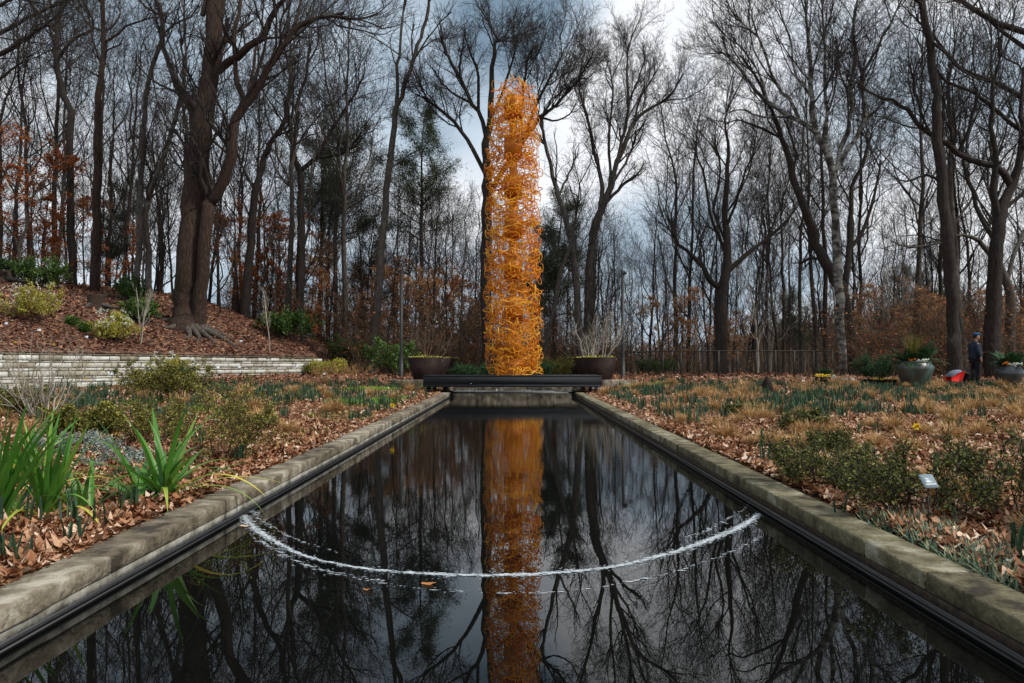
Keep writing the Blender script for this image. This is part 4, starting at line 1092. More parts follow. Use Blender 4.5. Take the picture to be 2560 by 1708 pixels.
tag(o, 'dark fallen branch lying behind the cut stump', 'branch')

# ------------------------------------------------------------------ leaf litter
def litter(name, label, n_near, n_far, region, mat_, seed, size=(.04, .09)):
    rs = np.random.RandomState(seed); b_ = MB()
    # near: lobed curled leaves
    if n_near:
        xy = region(n_near, rs, True); m = len(xy)
        k = 9; a = np.linspace(0, 2 * math.pi, k, endpoint=False)
        lob = 1 - .30 * np.abs(np.sin(a * 2.5)); lob[0] = 1.15
        s_ = rs.uniform(*size, m)[:, None] * .62
        rz = rs.uniform(0, 6.28, m)[:, None]; asp = rs.uniform(.5, .85, m)[:, None]
        lx = np.cos(a)[None] * lob[None] * s_; ly = np.sin(a)[None] * lob[None] * s_ * asp
        cur = rs.uniform(-1.6, 3.2, m)[:, None]; cur2 = rs.uniform(-1.8, 2.4, m)[:, None]
        lz = cur * lx ** 2 / s_ * .28 + cur2 * ly ** 2 / s_ * .7
        tx = rs.normal(size=(m, 1)) * .24; ty = rs.normal(size=(m, 1)) * .24
        lz = lz + lx * tx + ly * ty
        X_ = lx * np.cos(rz) - ly * np.sin(rz) + xy[:, 0:1]; Y_ = lx * np.sin(rz) + ly * np.cos(rz) + xy[:, 1:2]
        zb = (th(xy[:, 0], xy[:, 1]) + rs.uniform(.006, .05, m))[:, None]
        ring = np.stack([X_, Y_, zb + lz], -1); c = np.stack([xy[:, 0:1], xy[:, 1:2], zb - .002], -1)
        v = np.concatenate([ring, c], 1).reshape(-1, 3)
        i = np.arange(m)[:, None, None] * (k + 1); j = np.arange(k)[None, :, None]
        tr_ = np.concatenate([i + j, i + (j + 1) % k, i + 0 * j + k], 2).reshape(-1, 3)
        b_.add(v, None, tr_, var=np.repeat(rs.beta(1.6, 1.6, m), k + 1))
    xy = region(n_far, rs, False); m = len(xy)
    c = np.stack([xy[:, 0], xy[:, 1], th(xy[:, 0], xy[:, 1]) + rs.uniform(.0, .05, m)], 1)
    d = rs.normal(size=(m, 3)); d[:, 2] *= .35; d = unit(d)
    w_ = unit(np.cross(d, np.array([0, 0, 1.]) + rs.normal(size=(m, 3)) * .35))
    s_ = rs.uniform(size[0], size[1] * 1.05, m) * np.interp(xy[:, 1], [8, 26], [.8, 1.25])
    b_.cards(c, d, w_, s_, s_ * .7, rs.beta(1.6, 1.6, m), .3)
    tag(b_.build(name, M[mat_], None, bool(n_near)), label, 'leaves', kind='stuff')
def bed_region(side):
    def f(n, rs, near):
        if near: y = 1.6 + 10.4 * rs.uniform(0, 1, n * 2) ** 1.0
        else: y = 10.5 + 19 * rs.uniform(0, 1, n * 2) ** .85
        x = side * (2.14 if side < 0 else 2.03) + side * rs.uniform(0, 1, n * 2) * (.72 * y + .3 - 2.0)
        ok = np.abs(x) > 2.12
        if side < 0:
            s_, d_ = sdist(x, y); ok &= (d_ < -.1); ok &= ~((d_ > -1.7) & (s_ < 7.4))
        ok &= (np.abs(x) < .72 * y + .3)
        xy = np.stack([x, y], 1)[ok]
        return xy[:n]
    return f
litter('leaf_litter', 'curled brown fallen leaves covering the left bed', 34000, 42000, bed_region(-1), 'dead_leaf', 71)
litter('leaf_litter', 'curled brown fallen leaves covering the right bed', 36000, 48000, bed_region(1), 'dead_leaf', 72)
def hill_region(n, rs, near):
    s_ = rs.uniform(-8, 30, n); d_ = 14 * rs.uniform(0, 1, n) ** 1.2 + .3
    return np.stack([A0[0] + s_ * WDIR[0] + d_ * WNRM[0], A0[1] + s_ * WDIR[1] + d_ * WNRM[1]], 1)
litter('leaf_litter', 'dull reddish brown fallen leaves blanketing the hillside', 0, 42000, hill_region, 'hill_leaf', 73, (.08, .15))
def back_region(n, rs, near):
    y = rs.uniform(26.8, 42, n); x = rs.uniform(-14, 30, n); s_, d_ = sdist(x, y)
    return np.stack([x, y], 1)[(d_ < .2)]
litter('leaf_litter', 'fallen leaves on the ground behind the deck and fence', 0, 22000, back_region, 'hill_leaf', 74, (.08, .15))

# ------------------------------------------------------------------ blades: daffodils, tufts, strappy plants
def blades(mb, n, rs, ln, wd, base_r, lean, curve, seg=5, var=None, tipw=.15, roll=0):
    """n tapered ribbons rooted near the origin"""
    a = rs.uniform(0, 6.28, n); br = base_r * np.sqrt(rs.uniform(0, 1, n)); a0 = rs.uniform(0, 6.28, n)
    L_ = ln * rs.uniform(.65, 1.1, n); th0 = rs.uniform(*lean, n); cv = rs.uniform(*curve, n)
    pos = np.stack([br * np.cos(a0), br * np.sin(a0), np.zeros(n)], 1)
    side = np.stack([-np.sin(a), np.cos(a), np.zeros(n)], 1)
    W = wd * rs.uniform(.75, 1.2, n)
    vs = []; p = pos.copy(); an = th0.copy()
    for k in range(seg + 1):
        u = k / seg
        w_ = W * (min(1, .7 + u) if u < .35 else (1 - ((u - .35) / .65) ** 2) * (1 - tipw) + tipw) * .5
        nrm = np.stack([-np.cos(a) * np.cos(an), -np.sin(a) * np.cos(an), np.sin(an)], 1)
        vs.append(np.stack([p - side * w_[:, None], p + nrm * (w_ * .25)[:, None] * -1, p + side * w_[:, None]], 1))
        st = (L_ / seg)[:, None]
        d = np.stack([np.cos(a) * np.sin(an), np.sin(a) * np.sin(an), np.cos(an)], 1)
        p = p + d * st; an = an + cv / seg
    v = np.stack(vs, 1)                       # n, seg+1, 3, 3
    i = np.arange(n)[:, None, None] * (seg + 1) * 3 + np.arange(seg)[None, :, None] * 3 + np.arange(2)[None, None]
    q = np.stack([i, i + 1, i + 4, i + 3], -1).reshape(-1, 4)
    vr = rs.uniform(0, 1, n) if var is None else np.clip(rs.normal(var, .15, n), 0, 1)
    mb.add(v.reshape(-1, 3), q, var=np.repeat(vr, (seg + 1) * 3))

rs = np.random.RandomState(81)
def blade_obj(name, m_, lab, cat, group, **kw):
    b_ = MB(); blades(b_, rs=rs, **kw); o_ = b_.build(name, M[m_]); tag(o_, lab, cat, group); o_.location = (0, 0, -50); return o_
def scatter(protos, pts, smin, smax, rs):
    for k, p in enumerate(pts):
        src = protos[rs.randint(len(protos))]
        if src.name in used: o_ = src.copy(); COL.objects.link(o_)
        else: used.add(src.name); o_ = src
        o_.location = (float(p[0]), float(p[1]), float(p[2]) - .005); o_.rotation_euler = (0, 0, rs.uniform(0, 6.28))
        o_.scale = (rs.uniform(smin, smax) * (1.0 if p[1] < 12 else 1.15),) * 3
        o_['label'] = o_['label'].split(' in the ')[0] + ' in the %s %s bed' % ('near' if p[1] < 9 else 'middle of the' if p[1] < 18 else 'far', 'left' if p[0] < 0 else 'right')
GD = 'daffodil shoots in the beds'
daf = [blade_obj('daffodil_clump', 'daffodil', 'upright clump of blue green daffodil shoots in the beds', 'plant', GD, n=n_, ln=l_, wd=.018, base_r=.05, lean=(.02, .42), curve=(-.1, .25), seg=4, tipw=.45)
       for n_, l_ in ((7, .19), (9, .22), (6, .16), (11, .20), (8, .24))]
spots = []
while len(spots) < 284:
    side = -1 if rs.uniform() < .45 else 1
    y = rs.choice([rs.uniform(2.4, 9), rs.uniform(9, 27), rs.uniform(18, 27)], p=[.16, .38, .46]); x = side * rs.uniform(2.3, .70 * y + .2) if .7 * y > 2.3 else side * 2.35
    if abs(x) < 2.25: continue
    s_, d_ = sdist(x, y)
    if side < 0 and d_ > -1.9: continue
    if abs(x) < 3 and y > 22: continue
    spots.append((x, y, float(gz(x, y))))
for px, py in ((255, 1330), (80, 1325), (300, 1290), (190, 1370), (175, 1275), (290, 1205), (470, 1215), (390, 1250), (20, 1410), (60, 1420), (2100, 1290), (2400, 1310), (2450, 1180)): spots.append(gp(px, py))
scatter(daf, spots, .75, 1.2, rs)
b_ = MB(); rsx = np.random.RandomState(88); cnt = 0
while cnt < 1300:
    side = -1 if rsx.uniform() < .45 else 1; y = rsx.uniform(12, 27.5); x = side * rsx.uniform(2.5, .70 * y + .2)
    s_, d_ = sdist(x, y)
    if side < 0 and d_ > -1.9: continue
    if abs(x) < 3.2 and y > 21.5: continue
    if math.sin(x * .9 + side) * math.sin(y * .8) < -.25: continue
    t_ = MB(); blades(t_, rsx.randint(8, 18), rsx, rsx.uniform(.14, .27), .019, .09, (.02, .35), (-.1, .25), 3, tipw=.45)
    b_.add(t_.v[0] + np.array([x, y, float(gz(x, y))]), t_.q[0], var=t_.a[0]); cnt += 1
tag(b_.build('daffodil_shoots', M['daffodil']), 'drifts of blue green daffodil shoots across the far beds', 'plants', kind='stuff')
GS = 'tan tufts of dormant grass in the beds'
tuf = [blade_obj('grass_tuft', 'straw', 'mop shaped tuft of dormant tan grass in the beds', 'grass tuft', GS, n=n_, ln=l_ * 1.2, wd=.006, base_r=.05, lean=(.1, 1.2), curve=(.3, 1.6), seg=4, tipw=.3)
       for n_, l_ in ((330, .17), (380, .15), (290, .19))]
spots = []
while len(spots) < 200:
    if rs.uniform() < .33: y = rs.uniform(9, 26); x = -rs.uniform(2.6, 9.5)
    else: y = 4 + 22 * rs.uniform() ** .9; x = rs.uniform(2.5, .70 * y) if .7 * y > 2.5 else 2.5
    s_, d_ = sdist(x, y)
    if x < 0 and d_ > -1.9: continue
    if abs(x) < 3 and y > 22: continue
    if x > 0 and y < 8 and rs.uniform() < .4: continue
    spots.append((x, y, float(gz(x, y))))
scatter(tuf, spots, .8, 1.5, rs)
# yellow daffodil flowers
fl = []
for px, py, D in ((2287, 1082, None), (38, 872, 24.6), (187, 876, 26), (215, 875, 26), (135, 878, 25.6), (291, 876, 27), (980, 1010, None)):
    p = gp(px, py + (40 if D is None else 0), D)
    b_ = MB(); hh = .24 if D is None else .22
    b_.tubes([[0, 0, 0], [0, 0, hh * .6], [.01, 0, hh]], .004, 5, var=.4)
    o_ = b_.build('daffodil_flower', M['daffodil']); o_.location = tuple(p)
    tag(o_, 'single yellow daffodil bloom on a thin stem among fallen leaves', 'flower', 'yellow daffodil blooms')
    c = MB()
    for k in range(6):
        a = k * math.pi / 3; c.cards(np.array([[.01, -.01, hh]]), np.array([[math.cos(a), -.2, math.sin(a)]]), np.array([[-math.sin(a), 0, math.cos(a)]]), .045, .03, np.array([.8]), .1)
    c.tubes([[.01, -.01, hh], [.01, -.04, hh]], [.012, .018], 8, var=.2)
    c.build('petals', M['yellow'], o_)
# strappy plants
def strappy(label, px, py, n, ln, seed, lean, curve, wd=.038):
    rs_ = np.random.RandomState(seed); b_ = MB()
    blades(b_, n, rs_, ln, wd, .05, lean, curve, 12, var=.35, tipw=.04)
    blades(b_, max(3, n // 6), rs_, ln * 1.15, wd * .8, .05, (.6, 1.1), (1.0, 2.0), 12, var=.8, tipw=.04)
    o_ = b_.build('strappy_plant', M['strap'], None, True); o_.location = tuple(gp(px, py)); tag(o_, label, 'plant'); return o_
strappy('arching strap leaved green plant with a yellowing leaf over the coping', 412, 1252, 26, .74, 1, (.05, .85), (.4, 1.7), .040)
strappy('arching strap leaved plant left of the one that touches the coping', 352, 1262, 14, .66, 2, (.1, .9), (.6, 1.8), .038)
strappy('dense upright strap leaved green clump in the left foreground', 120, 1302, 34, .68, 3, (.02, .5), (.0, .6), .036)
strappy('tall strap leaved clump cut by the left edge of the photo', 0, 1310, 28, .80, 4, (.02, .6), (.1, .9), .042)
strappy('upright strap leaved clump between the dense clump and the arching one', 215, 1290, 14, .42, 6, (.05, .7), (.2, 1.2), .030)
strappy('strap leaved clump low at the left edge with yellowing leaves', 45, 1225, 16, .6, 5, (.1, .9), (.3, 1.2), .030)

# carpets of fine grass (stuff)
def carpet(name, label, m_, pts, ln, wd, seed, lean=(.1, .9), curve=(.1, .9), seg=3):
    rs_ = np.random.RandomState(seed); n = len(pts)
    b_ = MB(); blades(b_, n, rs_, ln, wd, .0, lean, curve, seg)
    v = b_.v[0].reshape(n, -1, 3) + np.asarray(pts)[:, None]; b_.v[0] = v.reshape(-1, 3)
    tag(b_.build(name, M[m_]), label, 'grass', kind='stuff')
def patch(px, py, rx, ry, n, rs):
    c = gp(px, py); r = np.sqrt(rs.uniform(0, 1, n)); a = rs.uniform(0, 6.28, n)
    x = c[0] + rx * r * np.cos(a) * (1 + .3 * np.sin(3 * a)); y = c[1] + ry * r * np.sin(a) * (1 + .3 * np.sin(2 * a))
    return np.stack([x, y, gz(x, y)], 1)
rs = np.random.RandomState(91)
pp = np.vstack([patch(*a_, rs) for a_ in ((870, 1010, .45, .7, 1600), (930, 1010, .5, .8, 1600), (985, 1000, .3, .6, 700), (890, 975, .35, .8, 700), (960, 975, .4, .8, 800), (1070, 972, .3, .6, 600),
        (770, 985, .3, .5, 300), (1590, 968, .5, .7, 700), (1650, 965, .4, .6, 500), (380, 1010, .6, .5, 400), (480, 1030, .5, .5, 400), (340, 965, .4, .6, 500), (330, 1060, .5, .4, 260), (880, 1120, .12, .2, 100))])
pp = pp[np.abs(pp[:, 0]) > 2.2]
carpet('fine_grass', 'bright lime green fine leaved ground cover in patches near the deck', 'lime_grass', pp, .13, .008, 92)
pp = np.vstack([patch(*a_, rs) for a_ in ((2370, 1400, .40, .35, 900), (2480, 1440, .35, .4, 700), (2290, 1330, .3, .3, 450), (2230, 1310, .25, .2, 250), (2560, 1450, .3, .4, 450))])
pp = pp[(pp[:, 0] > 2.06)]
carpet('blue_grass', 'blue green grass mixed with dry blades at the lower right', 'blue_grass', pp, .11, .009, 93, (.1, 1.2), (.0, .8))
n = 34000; y = rs.uniform(7, 26, n); x = np.where(rs.uniform(0, 1, n) < .72, -1, 1) * rs.uniform(2.4, .68 * y, n); s_, d_ = sdist(x, y)
den = np.sin(x * 1.7 + y) * np.sin(y * .9 - x) > .15
pp = np.stack([x, y, gz(x, y)], 1)[(d_ < -1.9) & den]
carpet('ground_cover', 'low yellow green leafy ground cover spreading in patches through the beds', 'olive_leaf', pp[:13000], .10, .022, 94, (.3, 1.3), (0, .6), 2)

# ------------------------------------------------------------------ corten pots and their shrubs
pot_src = None
for side, xc in ((-1, -3.2), (1, 3.05)):
    for k, D in enumerate((27.3, 30.8, 36.3)):
        gzv = float(gz(xc, D)) - .06; topz = 1.225
        lab = ('%s dark rusted steel tapered pot %s of the sculpture' % (('nearest', 'middle', 'farthest')[k], 'left' if side < 0 else 'right'))
        e_ = empty('planter_pot', (xc, D, gzv), lab, 'planter', 'rusted steel pots beside the deck'); hh = topz - gzv
        MB().lathe([(0, 0), (.33, 0), (.35, .01), (.64, hh), (.61, hh), (.59, hh - .12)], 48).build('shell', M['corten'], e_, True)
        MB().lathe([(.597, hh - .08), (0, hh - .06)], 24).build('soil', M['soil'], e_)
        rs_ = np.random.RandomState(400 + k + side)
        b_ = MB(); n = 420; a = rs_.uniform(0, 6.28, n); r = .60 * np.sqrt(rs_.uniform(.1, 1, n))
        c = np.stack([r * np.cos(a), r * np.sin(a), rs_.uniform(-.06, .01, n) + .07 * np.maximum(0, np.sin(5 * a + k) * np.sin(2.3 * a))], 1); d = unit(rs_.normal(size=(n, 3)) + [0, 0, .8]); w_ = unit(np.cross(d, rs_.normal(size=(n, 3))))
        b_.cards(c, d, w_, .07, .035, rs_.uniform(.3, .95, n)); o_ = b_.build('trailing_plant', M['lime_leaf']); o_.location = (xc, D, topz - .02)
        tag(o_, 'yellow green low planting filling the %s pot %s of the sculpture' % (('nearest', 'middle', 'farthest')[k], 'left' if side < 0 else 'right'), 'plant')
        bush('potted_shrub', 'leafless spreading shrub growing in the %s pot %s of the sculpture' % (('nearest', 'middle', 'farthest')[k], 'left' if side < 0 else 'right'), 'shrub',
             (xc, D, topz - .1), (2.3, 1.9), 410 + k + 5 * side, None, 'twig_pale' if side > 0 else 'twig_brown', nst=8, stem_r=.018, fill=3)

# ------------------------------------------------------------------ lamp posts
for px, lab, arm in ((1003, 'dark slim lamp post with a short cross arm left of the sculpture', 1), (1557, 'dark slim lamp post right of the sculpture', 0)):
    D = 29.5; g_ = Pg(px, D); e_ = empty('lamp_post', g_, lab, 'lamp post'); topz = P(px, 676, D)[2] - g_[2]
    MB().lathe([(.16, 0), (.16, .03), (.09, .05), (.085, .9), (.062, 1.0), (.055, topz), (0, topz)], 14).build('pole', M['black_metal'], e_, True)
    b_ = MB(); b_.box((0, 0, topz - .05), (.46 if arm else .10, .07, .05)); b_.build('arm', M['black_metal'], e_)
    for x in ((-.2, .2) if arm else (.09,)):
        MB().lathe([(0, topz - .16), (.07, topz - .16), (.085, topz - .10), (.03, topz - .03), (0, topz - .03)], 12, (x, 0, 0)).build('lamp_head', M['black_metal'], e_)

# ------------------------------------------------------------------ wire fence
FX = [(2080, 30.2), (2033, 30.0), (1985, 29.9), (1938, 29.8), (1890, 29.8), (1843, 29.8), (1796, 29.8), (1748, 29.9), (1702, 30.1), (1657, 31.2), (1622, 32.6), (1594, 34.2), (1576, 35.8), (1560, 37.6), (1520, 38.2), (1470, 38.5), (1420, 38.8), (1378, 39.0)]
fp = []
for px, D in FX:
    x = (px - 1286) / F * D; fp.append((x, D))
g0 = .44
e_ = empty('wire_fence', (fp[0][0], fp[0][1], g0), 'dark metal fence with thin horizontal wires behind the right bed', 'fence')
ztop = 1.49
for x, y in fp:
    MB().box((x - fp[0][0], y - fp[0][1], (ztop - g0) / 2 - .05), (.05, .04, ztop - g0 + .1)).build('post', M['fence_metal'], e_)
b_ = MB(); w_ = MB()
for (x0, y0), (x1, y1) in zip(fp[:-1], fp[1:]):
    p0 = np.array([x0 - fp[0][0], y0 - fp[0][1], 0]); p1 = np.array([x1 - fp[0][0], y1 - fp[0][1], 0])
    b_.tubes([p0 + [0, 0, ztop - g0], p1 + [0, 0, ztop - g0]], .022, 4)
    for k in range(12):
        z = .06 + k * (ztop - g0 - .1) / 12
        w_.tubes([p0 + [0, 0, z], p1 + [0, 0, z]], .006, 3)
b_.build('top_rail', M['fence_metal'], e_); w_.build('wires', M['bark_grey'], e_)
e_ = empty('low_wall', (fp[0][0], 29.3, 0), 'low concrete kerb wall below the wire fence', 'wall')
b_ = MB(); path = [(2130, 27.6), (2050, 28.6), (1950, 29.2), (1850, 29.45), (1700, 29.6), (1660, 30.6)]
pw = [((px - 1286) / F * D - fp[0][0], D - 29.3) for px, D in path]
for (x0, y0), (x1, y1) in zip(pw[:-1], pw[1:]):
    ln = math.hypot(x1 - x0, y1 - y0); b_.box(((x0 + x1) / 2, (y0 + y1) / 2, .28), (ln + .05, .2, .40), math.atan2(y1 - y0, x1 - x0))
b_.build('kerb_stones', M['cement'], e_)

# ------------------------------------------------------------------ urns and containers at the right
def plume(mb, c, n, ln, rs, lean=(.2, 1.3), wd=.05, curve=(.2, .9)):
    t_ = MB(); blades(t_, n, rs, ln, wd, .06, lean, curve, 7, tipw=.1)
    v = t_.v[0] + np.asarray(c); mb.add(v, t_.q[0], var=t_.a[0])
def fronds(mb, c, n, ln, rs, lean=(.3, 1.2)):
    """cycad-like feathered fronds"""
    for _ in range(n):
        a = rs.uniform(0, 6.28); th0 = rs.uniform(*lean); L_ = ln * rs.uniform(.75, 1.1); m = 22
        t = np.linspace(0, 1, m); an = th0 + t * .7
        x = np.cumsum(np.sin(an)) * L_ / m; z = np.cumsum(np.cos(an)) * L_ / m
        p = np.stack([np.cos(a) * x, np.sin(a) * x, z], 1) + c
        side = np.array([-math.sin(a), math.cos(a), 0]); tn = unit(np.gradient(p, axis=0))
        for sg in (-1, 1):
            d = unit(side * sg + tn * .7); w_ = unit(np.cross(d, np.cross(tn, side)))
            mb.cards(p[2:], d[2:], w_[2:], .15 * np.sin(np.pi * (t[2:] * .85 + .12)), .034, np.clip(rs.normal(.5, .25, m - 2), 0, 1), .1)
def puffs(mb, c, n, r, rs, s_=.035, zr=.05):
    for _ in range(n):
        a = rs.uniform(0, 6.28); q_ = math.sqrt(rs.uniform(0, 1)); mb.ball((c[0] + r[0] * q_ * math.cos(a), c[1] + r[1] * q_ * math.sin(a), c[2] + rs.uniform(-zr, zr)), (s_, s_, s_ * .6), 6, 4, var=rs.uniform(0, 1))
D = 24.6; g_ = gp(2288, 960, D)
e_ = empty('glazed_urn', g_, 'large grey green glazed urn planted with ferny fans, left of the person', 'urn')
MB().lathe([(0, 0), (.30, 0), (.34, .04), (.47, .32), (.555, .58), (.56, .66), (.47, .77), (.45, .80), (.48, .83), (.46, .84), (.42, .80), (.42, .70)], 48).build('body', M['glaze'], e_, True)
MB().lathe([(.42, .76), (0, .78)], 24).build('soil', M['soil'], e_)
rs = np.random.RandomState(500); b_ = MB(); fronds(b_, (-.28, 0, 0), 30, .66, rs, (.3, 1.5)); fronds(b_, (.33, 0, .02), 34, .80, rs, (.1, 1.4))
o_ = b_.build('cycad_plant', M['dark_leaf']); o_.location = (g_[0], g_[1], g_[2] + .78); tag(o_, 'dark green feathery fans growing in the large glazed urn', 'plant')
b_ = MB(); plume(b_, (0, 0, 0), 300, 1.0, rs, (.02, .42), .007, (0, .35)); o_ = b_.build('wispy_conifer', M['olive_leaf']); o_.location = (g_[0] - .06, g_[1], g_[2] + .78)
tag(o_, 'upright wispy bronze green plant in the middle of the large glazed urn', 'plant')
b_ = MB(); puffs(b_, (0, 0, 0), 40, (.22, .12), rs); o_ = b_.build('white_flowers', M['white_flower']); o_.location = (g_[0] + .06, g_[1] - .34, g_[2] + .86); tag(o_, 'white blooms at the rim of the large glazed urn', 'flowers')
b_ = MB(); puffs(b_, (0, 0, 0), 10, (.1, .08), rs); o_ = b_.build('orange_flowers', M['orange_flower']); o_.location = (g_[0] - .26, g_[1] - .30, g_[2] + .88); tag(o_, 'orange blooms at the left rim of the large glazed urn', 'flowers')

D = 25.2; g_ = gp(2522, 960, D)
e_ = empty('glazed_urn', g_, 'dark glossy rounded urn with white flowers at the right edge', 'urn')
MB().lathe([(0, 0), (.22, 0), (.26, .03), (.38, .25), (.44, .42), (.42, .54), (.33, .66), (.34, .69), (.31, .69), (.30, .62)], 40).build('body', M['dark_glaze'], e_, True)
MB().lathe([(.305, .64), (0, .66)], 24).build('soil', M['soil'], e_)
b_ = MB(); fronds(b_, (-.15, 0, 0), 30, .68, rs, (.2, 1.4)); fronds(b_, (.2, 0, 0), 30, .70, rs, (.1, 1.3))
o_ = b_.build('cycad_plant', M['dark_leaf']); o_.location = (g_[0], g_[1], g_[2] + .66); tag(o_, 'dark green feathery fans growing in the dark glossy urn', 'plant')
b_ = MB(); puffs(b_, (0, 0, 0), 60, (.28, .12), rs, .03); o_ = b_.build('white_flowers', M['white_flower']); o_.location = (g_[0] + .06, g_[1] - .24, g_[2] + .75); tag(o_, 'white blooms at the rim of the dark glossy urn', 'flowers')
b_ = MB(); puffs(b_, (0, 0, 0), 14, (.1, .06), rs); o_ = b_.build('orange_flowers', M['orange_flower']); o_.location = (g_[0] - .24, g_[1] - .24, g_[2] + .78); tag(o_, 'orange blooms at the rim of the dark glossy urn', 'flowers')

D = 25.8; g_ = gp(2195, 960, D)
e_ = empty('low_bowl', g_, 'wide low dark planter between the yellow flowered pot and the large urn', 'planter')
MB().lathe([(0, 0), (.52, 0), (.60, .20), (.62, .22), (.58, .22), (.56, .16)], 40).build('bowl', M['corten'], e_, True)
MB().lathe([(.565, .17), (0, .19)], 24).build('soil', M['soil'], e_)
bush('evergreen_shrub', 'dense dark evergreen shrub growing in the wide low planter', 'shrub', (g_[0] - .08, g_[1], g_[2] + .18), (1.1, .92), 510, 'dark_leaf', nst=26, leaf=.06, nleaf=12, ratio=.3, fill=4, lsp=.03)
b_ = MB(); puffs(b_, (0, 0, 0), 46, (.48, .06), rs, .028, .03); o_ = b_.build('yellow_flowers', M['yellow']); o_.location = (g_[0], g_[1] - .46, g_[2] + .25); tag(o_, 'yellow blooms along the front of the wide low planter', 'flowers')

D = 26.4; g_ = gp(2058, 960, D)
e_ = empty('round_pot', g_, 'small black pot of yellow pansies at the end of the low wall', 'pot')
MB().lathe([(0, 0), (.20, 0), (.27, .30), (.28, .32), (.25, .32), (.24, .26)], 28).build('shell', M['black_metal'], e_, True)
MB().lathe([(.245, .27), (0, .29)], 20).build('soil', M['soil'], e_)
b_ = MB(); puffs(b_, (0, 0, 0), 60, (.26, .15), rs, .032, .05); o_ = b_.build('yellow_flowers', M['yellow']); o_.location = (g_[0] - .06, g_[1] - .08, g_[2] + .36); tag(o_, 'cluster of yellow pansies in the small black pot', 'flowers')
b_ = MB(); puffs(b_, (0, 0, 0), 22, (.14, .1), rs, .026, .05); o_ = b_.build('white_flowers', M['white_flower']); o_.location = (g_[0] + .26, g_[1] - .08, g_[2] + .34); tag(o_, 'white blooms in the small black pot of pansies', 'flowers')
bush('evergreen_shrub', 'small dark rounded evergreen behind the yellow pansies', 'shrub', (g_[0] + .15, g_[1] + .12, g_[2] + .28), (.42, .34), 511, 'dark_leaf', nst=20, leaf=.05, nleaf=12, ratio=.2, fill=3)

# dark spotlight hood in the right bed
g_ = gp(1918, 982)
e_ = empty('garden_spotlight', g_, 'dark rust coloured pointed spotlight hood standing in the right bed', 'spotlight')
b_ = MB(); b_.lathe([(0, .0), (.13, .0), (.15, .04), (.14, .16), (.07, .32), (.015, .40), (0, .40)], 20, (0, 0, .06)); b_.build('hood', M['corten'], e_, True)
b_ = MB(); b_.tubes([[.12, 0, -.02], [.12, 0, .12]], .02, 8); b_.box((.12, 0, .12), (.08, .08, .05)); b_.build('stake', M['black_metal'], e_)

# dry twiggy perennials round the pots at right
for i, (px, py, w_, h_) in enumerate(((2110, 985, 1.0, .7), (2040, 985, .9, .5), (2500, 1000, 1.3, .5), (2400, 1000, 1.0, .4), (1990, 975, .7, .5), (2590, 1005, .9, .6))):
    bush('dry_perennial', 'dry straw coloured leafless perennial before the pots at the right', 'plant', gp(px, py), (w_, h_), 520 + i, 'straw' if i % 2 else None, 'straw', nst=9, stem_r=.007, fill=2, leaf=.04, nleaf=1, group='dry perennials before the pots')
for i, (px, py, w_, h_) in enumerate(((850, 960, 1.6, .7), (900, 950, 1.4, .6), (800, 965, 1.2, .45))):
    bush('dry_perennial', 'dry straw coloured twiggy plant past the right end of the stone wall', 'plant', gp(px, py, 31), (w_, h_), 530 + i, None, 'straw', nst=16, stem_r=.007, fill=3, group='dry plants past the end of the stone wall')

# ------------------------------------------------------------------ plant tags
def plant_tag(label, loc, w_, h_, lean, face, mat_='white_tag', sh=.18, text=False, group=None):
    e_ = empty('plant_tag', loc, label, 'plant tag', group, rz=face)
    MB().box((0, 0, sh / 2 - .03), (.008, .004, sh + .06)).build('stake', M['black_metal'], e_)
    m = Matrix.Rotation(lean, 3, 'X'); b_ = MB()
    n = 5; r = .12 * w_; pts = []
    for cx, cy, a0 in ((w_ / 2 - r, h_ / 2 - r, 0), (-w_ / 2 + r, h_ / 2 - r, 90), (-w_ / 2 + r, -h_ / 2 + r, 180), (w_ / 2 - r, -h_ / 2 + r, 270)):
        for k in range(n):
            a = rad_(a0 + 90 * k / (n - 1)); pts.append((cx + r * math.cos(a), cy + r * math.sin(a)))
    N_ = len(pts); fr = [(x, -.0015, y) for x, y in pts]; bk = [(x, .0015, y) for x, y in pts]
    v = np.array(fr + bk + [(0, -.0015, 0), (0, .0015, 0)]) @ np.array(m).T + [0, -.004, sh]
    tr_ = [[k, (k + 1) % N_, 2 * N_] for k in range(N_)] + [[N_ + (k + 1) % N_, N_ + k, 2 * N_ + 1] for k in range(N_)]
    q_ = [[k, k + N_, (k + 1) % N_ + N_, (k + 1) % N_] for k in range(N_)]
    b_.add(v, q_, tr_); p_ = b_.build('plate', M[mat_], e_)
    if text:      # the photo's lettering is only legible as three short white lines of script
        c = MB(); rs_ = np.random.RandomState(3)
        for row, (x0, x1) in enumerate(((-.16, .04), (-.2, .2), (-.32, .36))):
            x = x0 * w_
            while x < x1 * w_:
                ln = rs_.uniform(.03, .09) * w_
                vv = np.array([[x, -.0022, .14 * h_ - row * .2 * h_], [x + ln, -.0022, .14 * h_ - row * .2 * h_], [x + ln, -.0022, .14 * h_ - row * .2 * h_ + .05 * h_], [x, -.0022, .14 * h_ - row * .2 * h_ + .065 * h_]]) @ np.array(m).T + [0, -.004, sh]
                c.add(vv, [[0, 1, 2, 3]]); x += ln + .012 * w_
        c.build('lettering', M['ink_white'], p_)
    return e_
g_ = gp(2322, 1335)
plant_tag('grey tilted plant tag with three lines of white lettering in the right bed', g_, .092, .085, rad_(-38), rad_(14), 'grey_tag', .30, True)
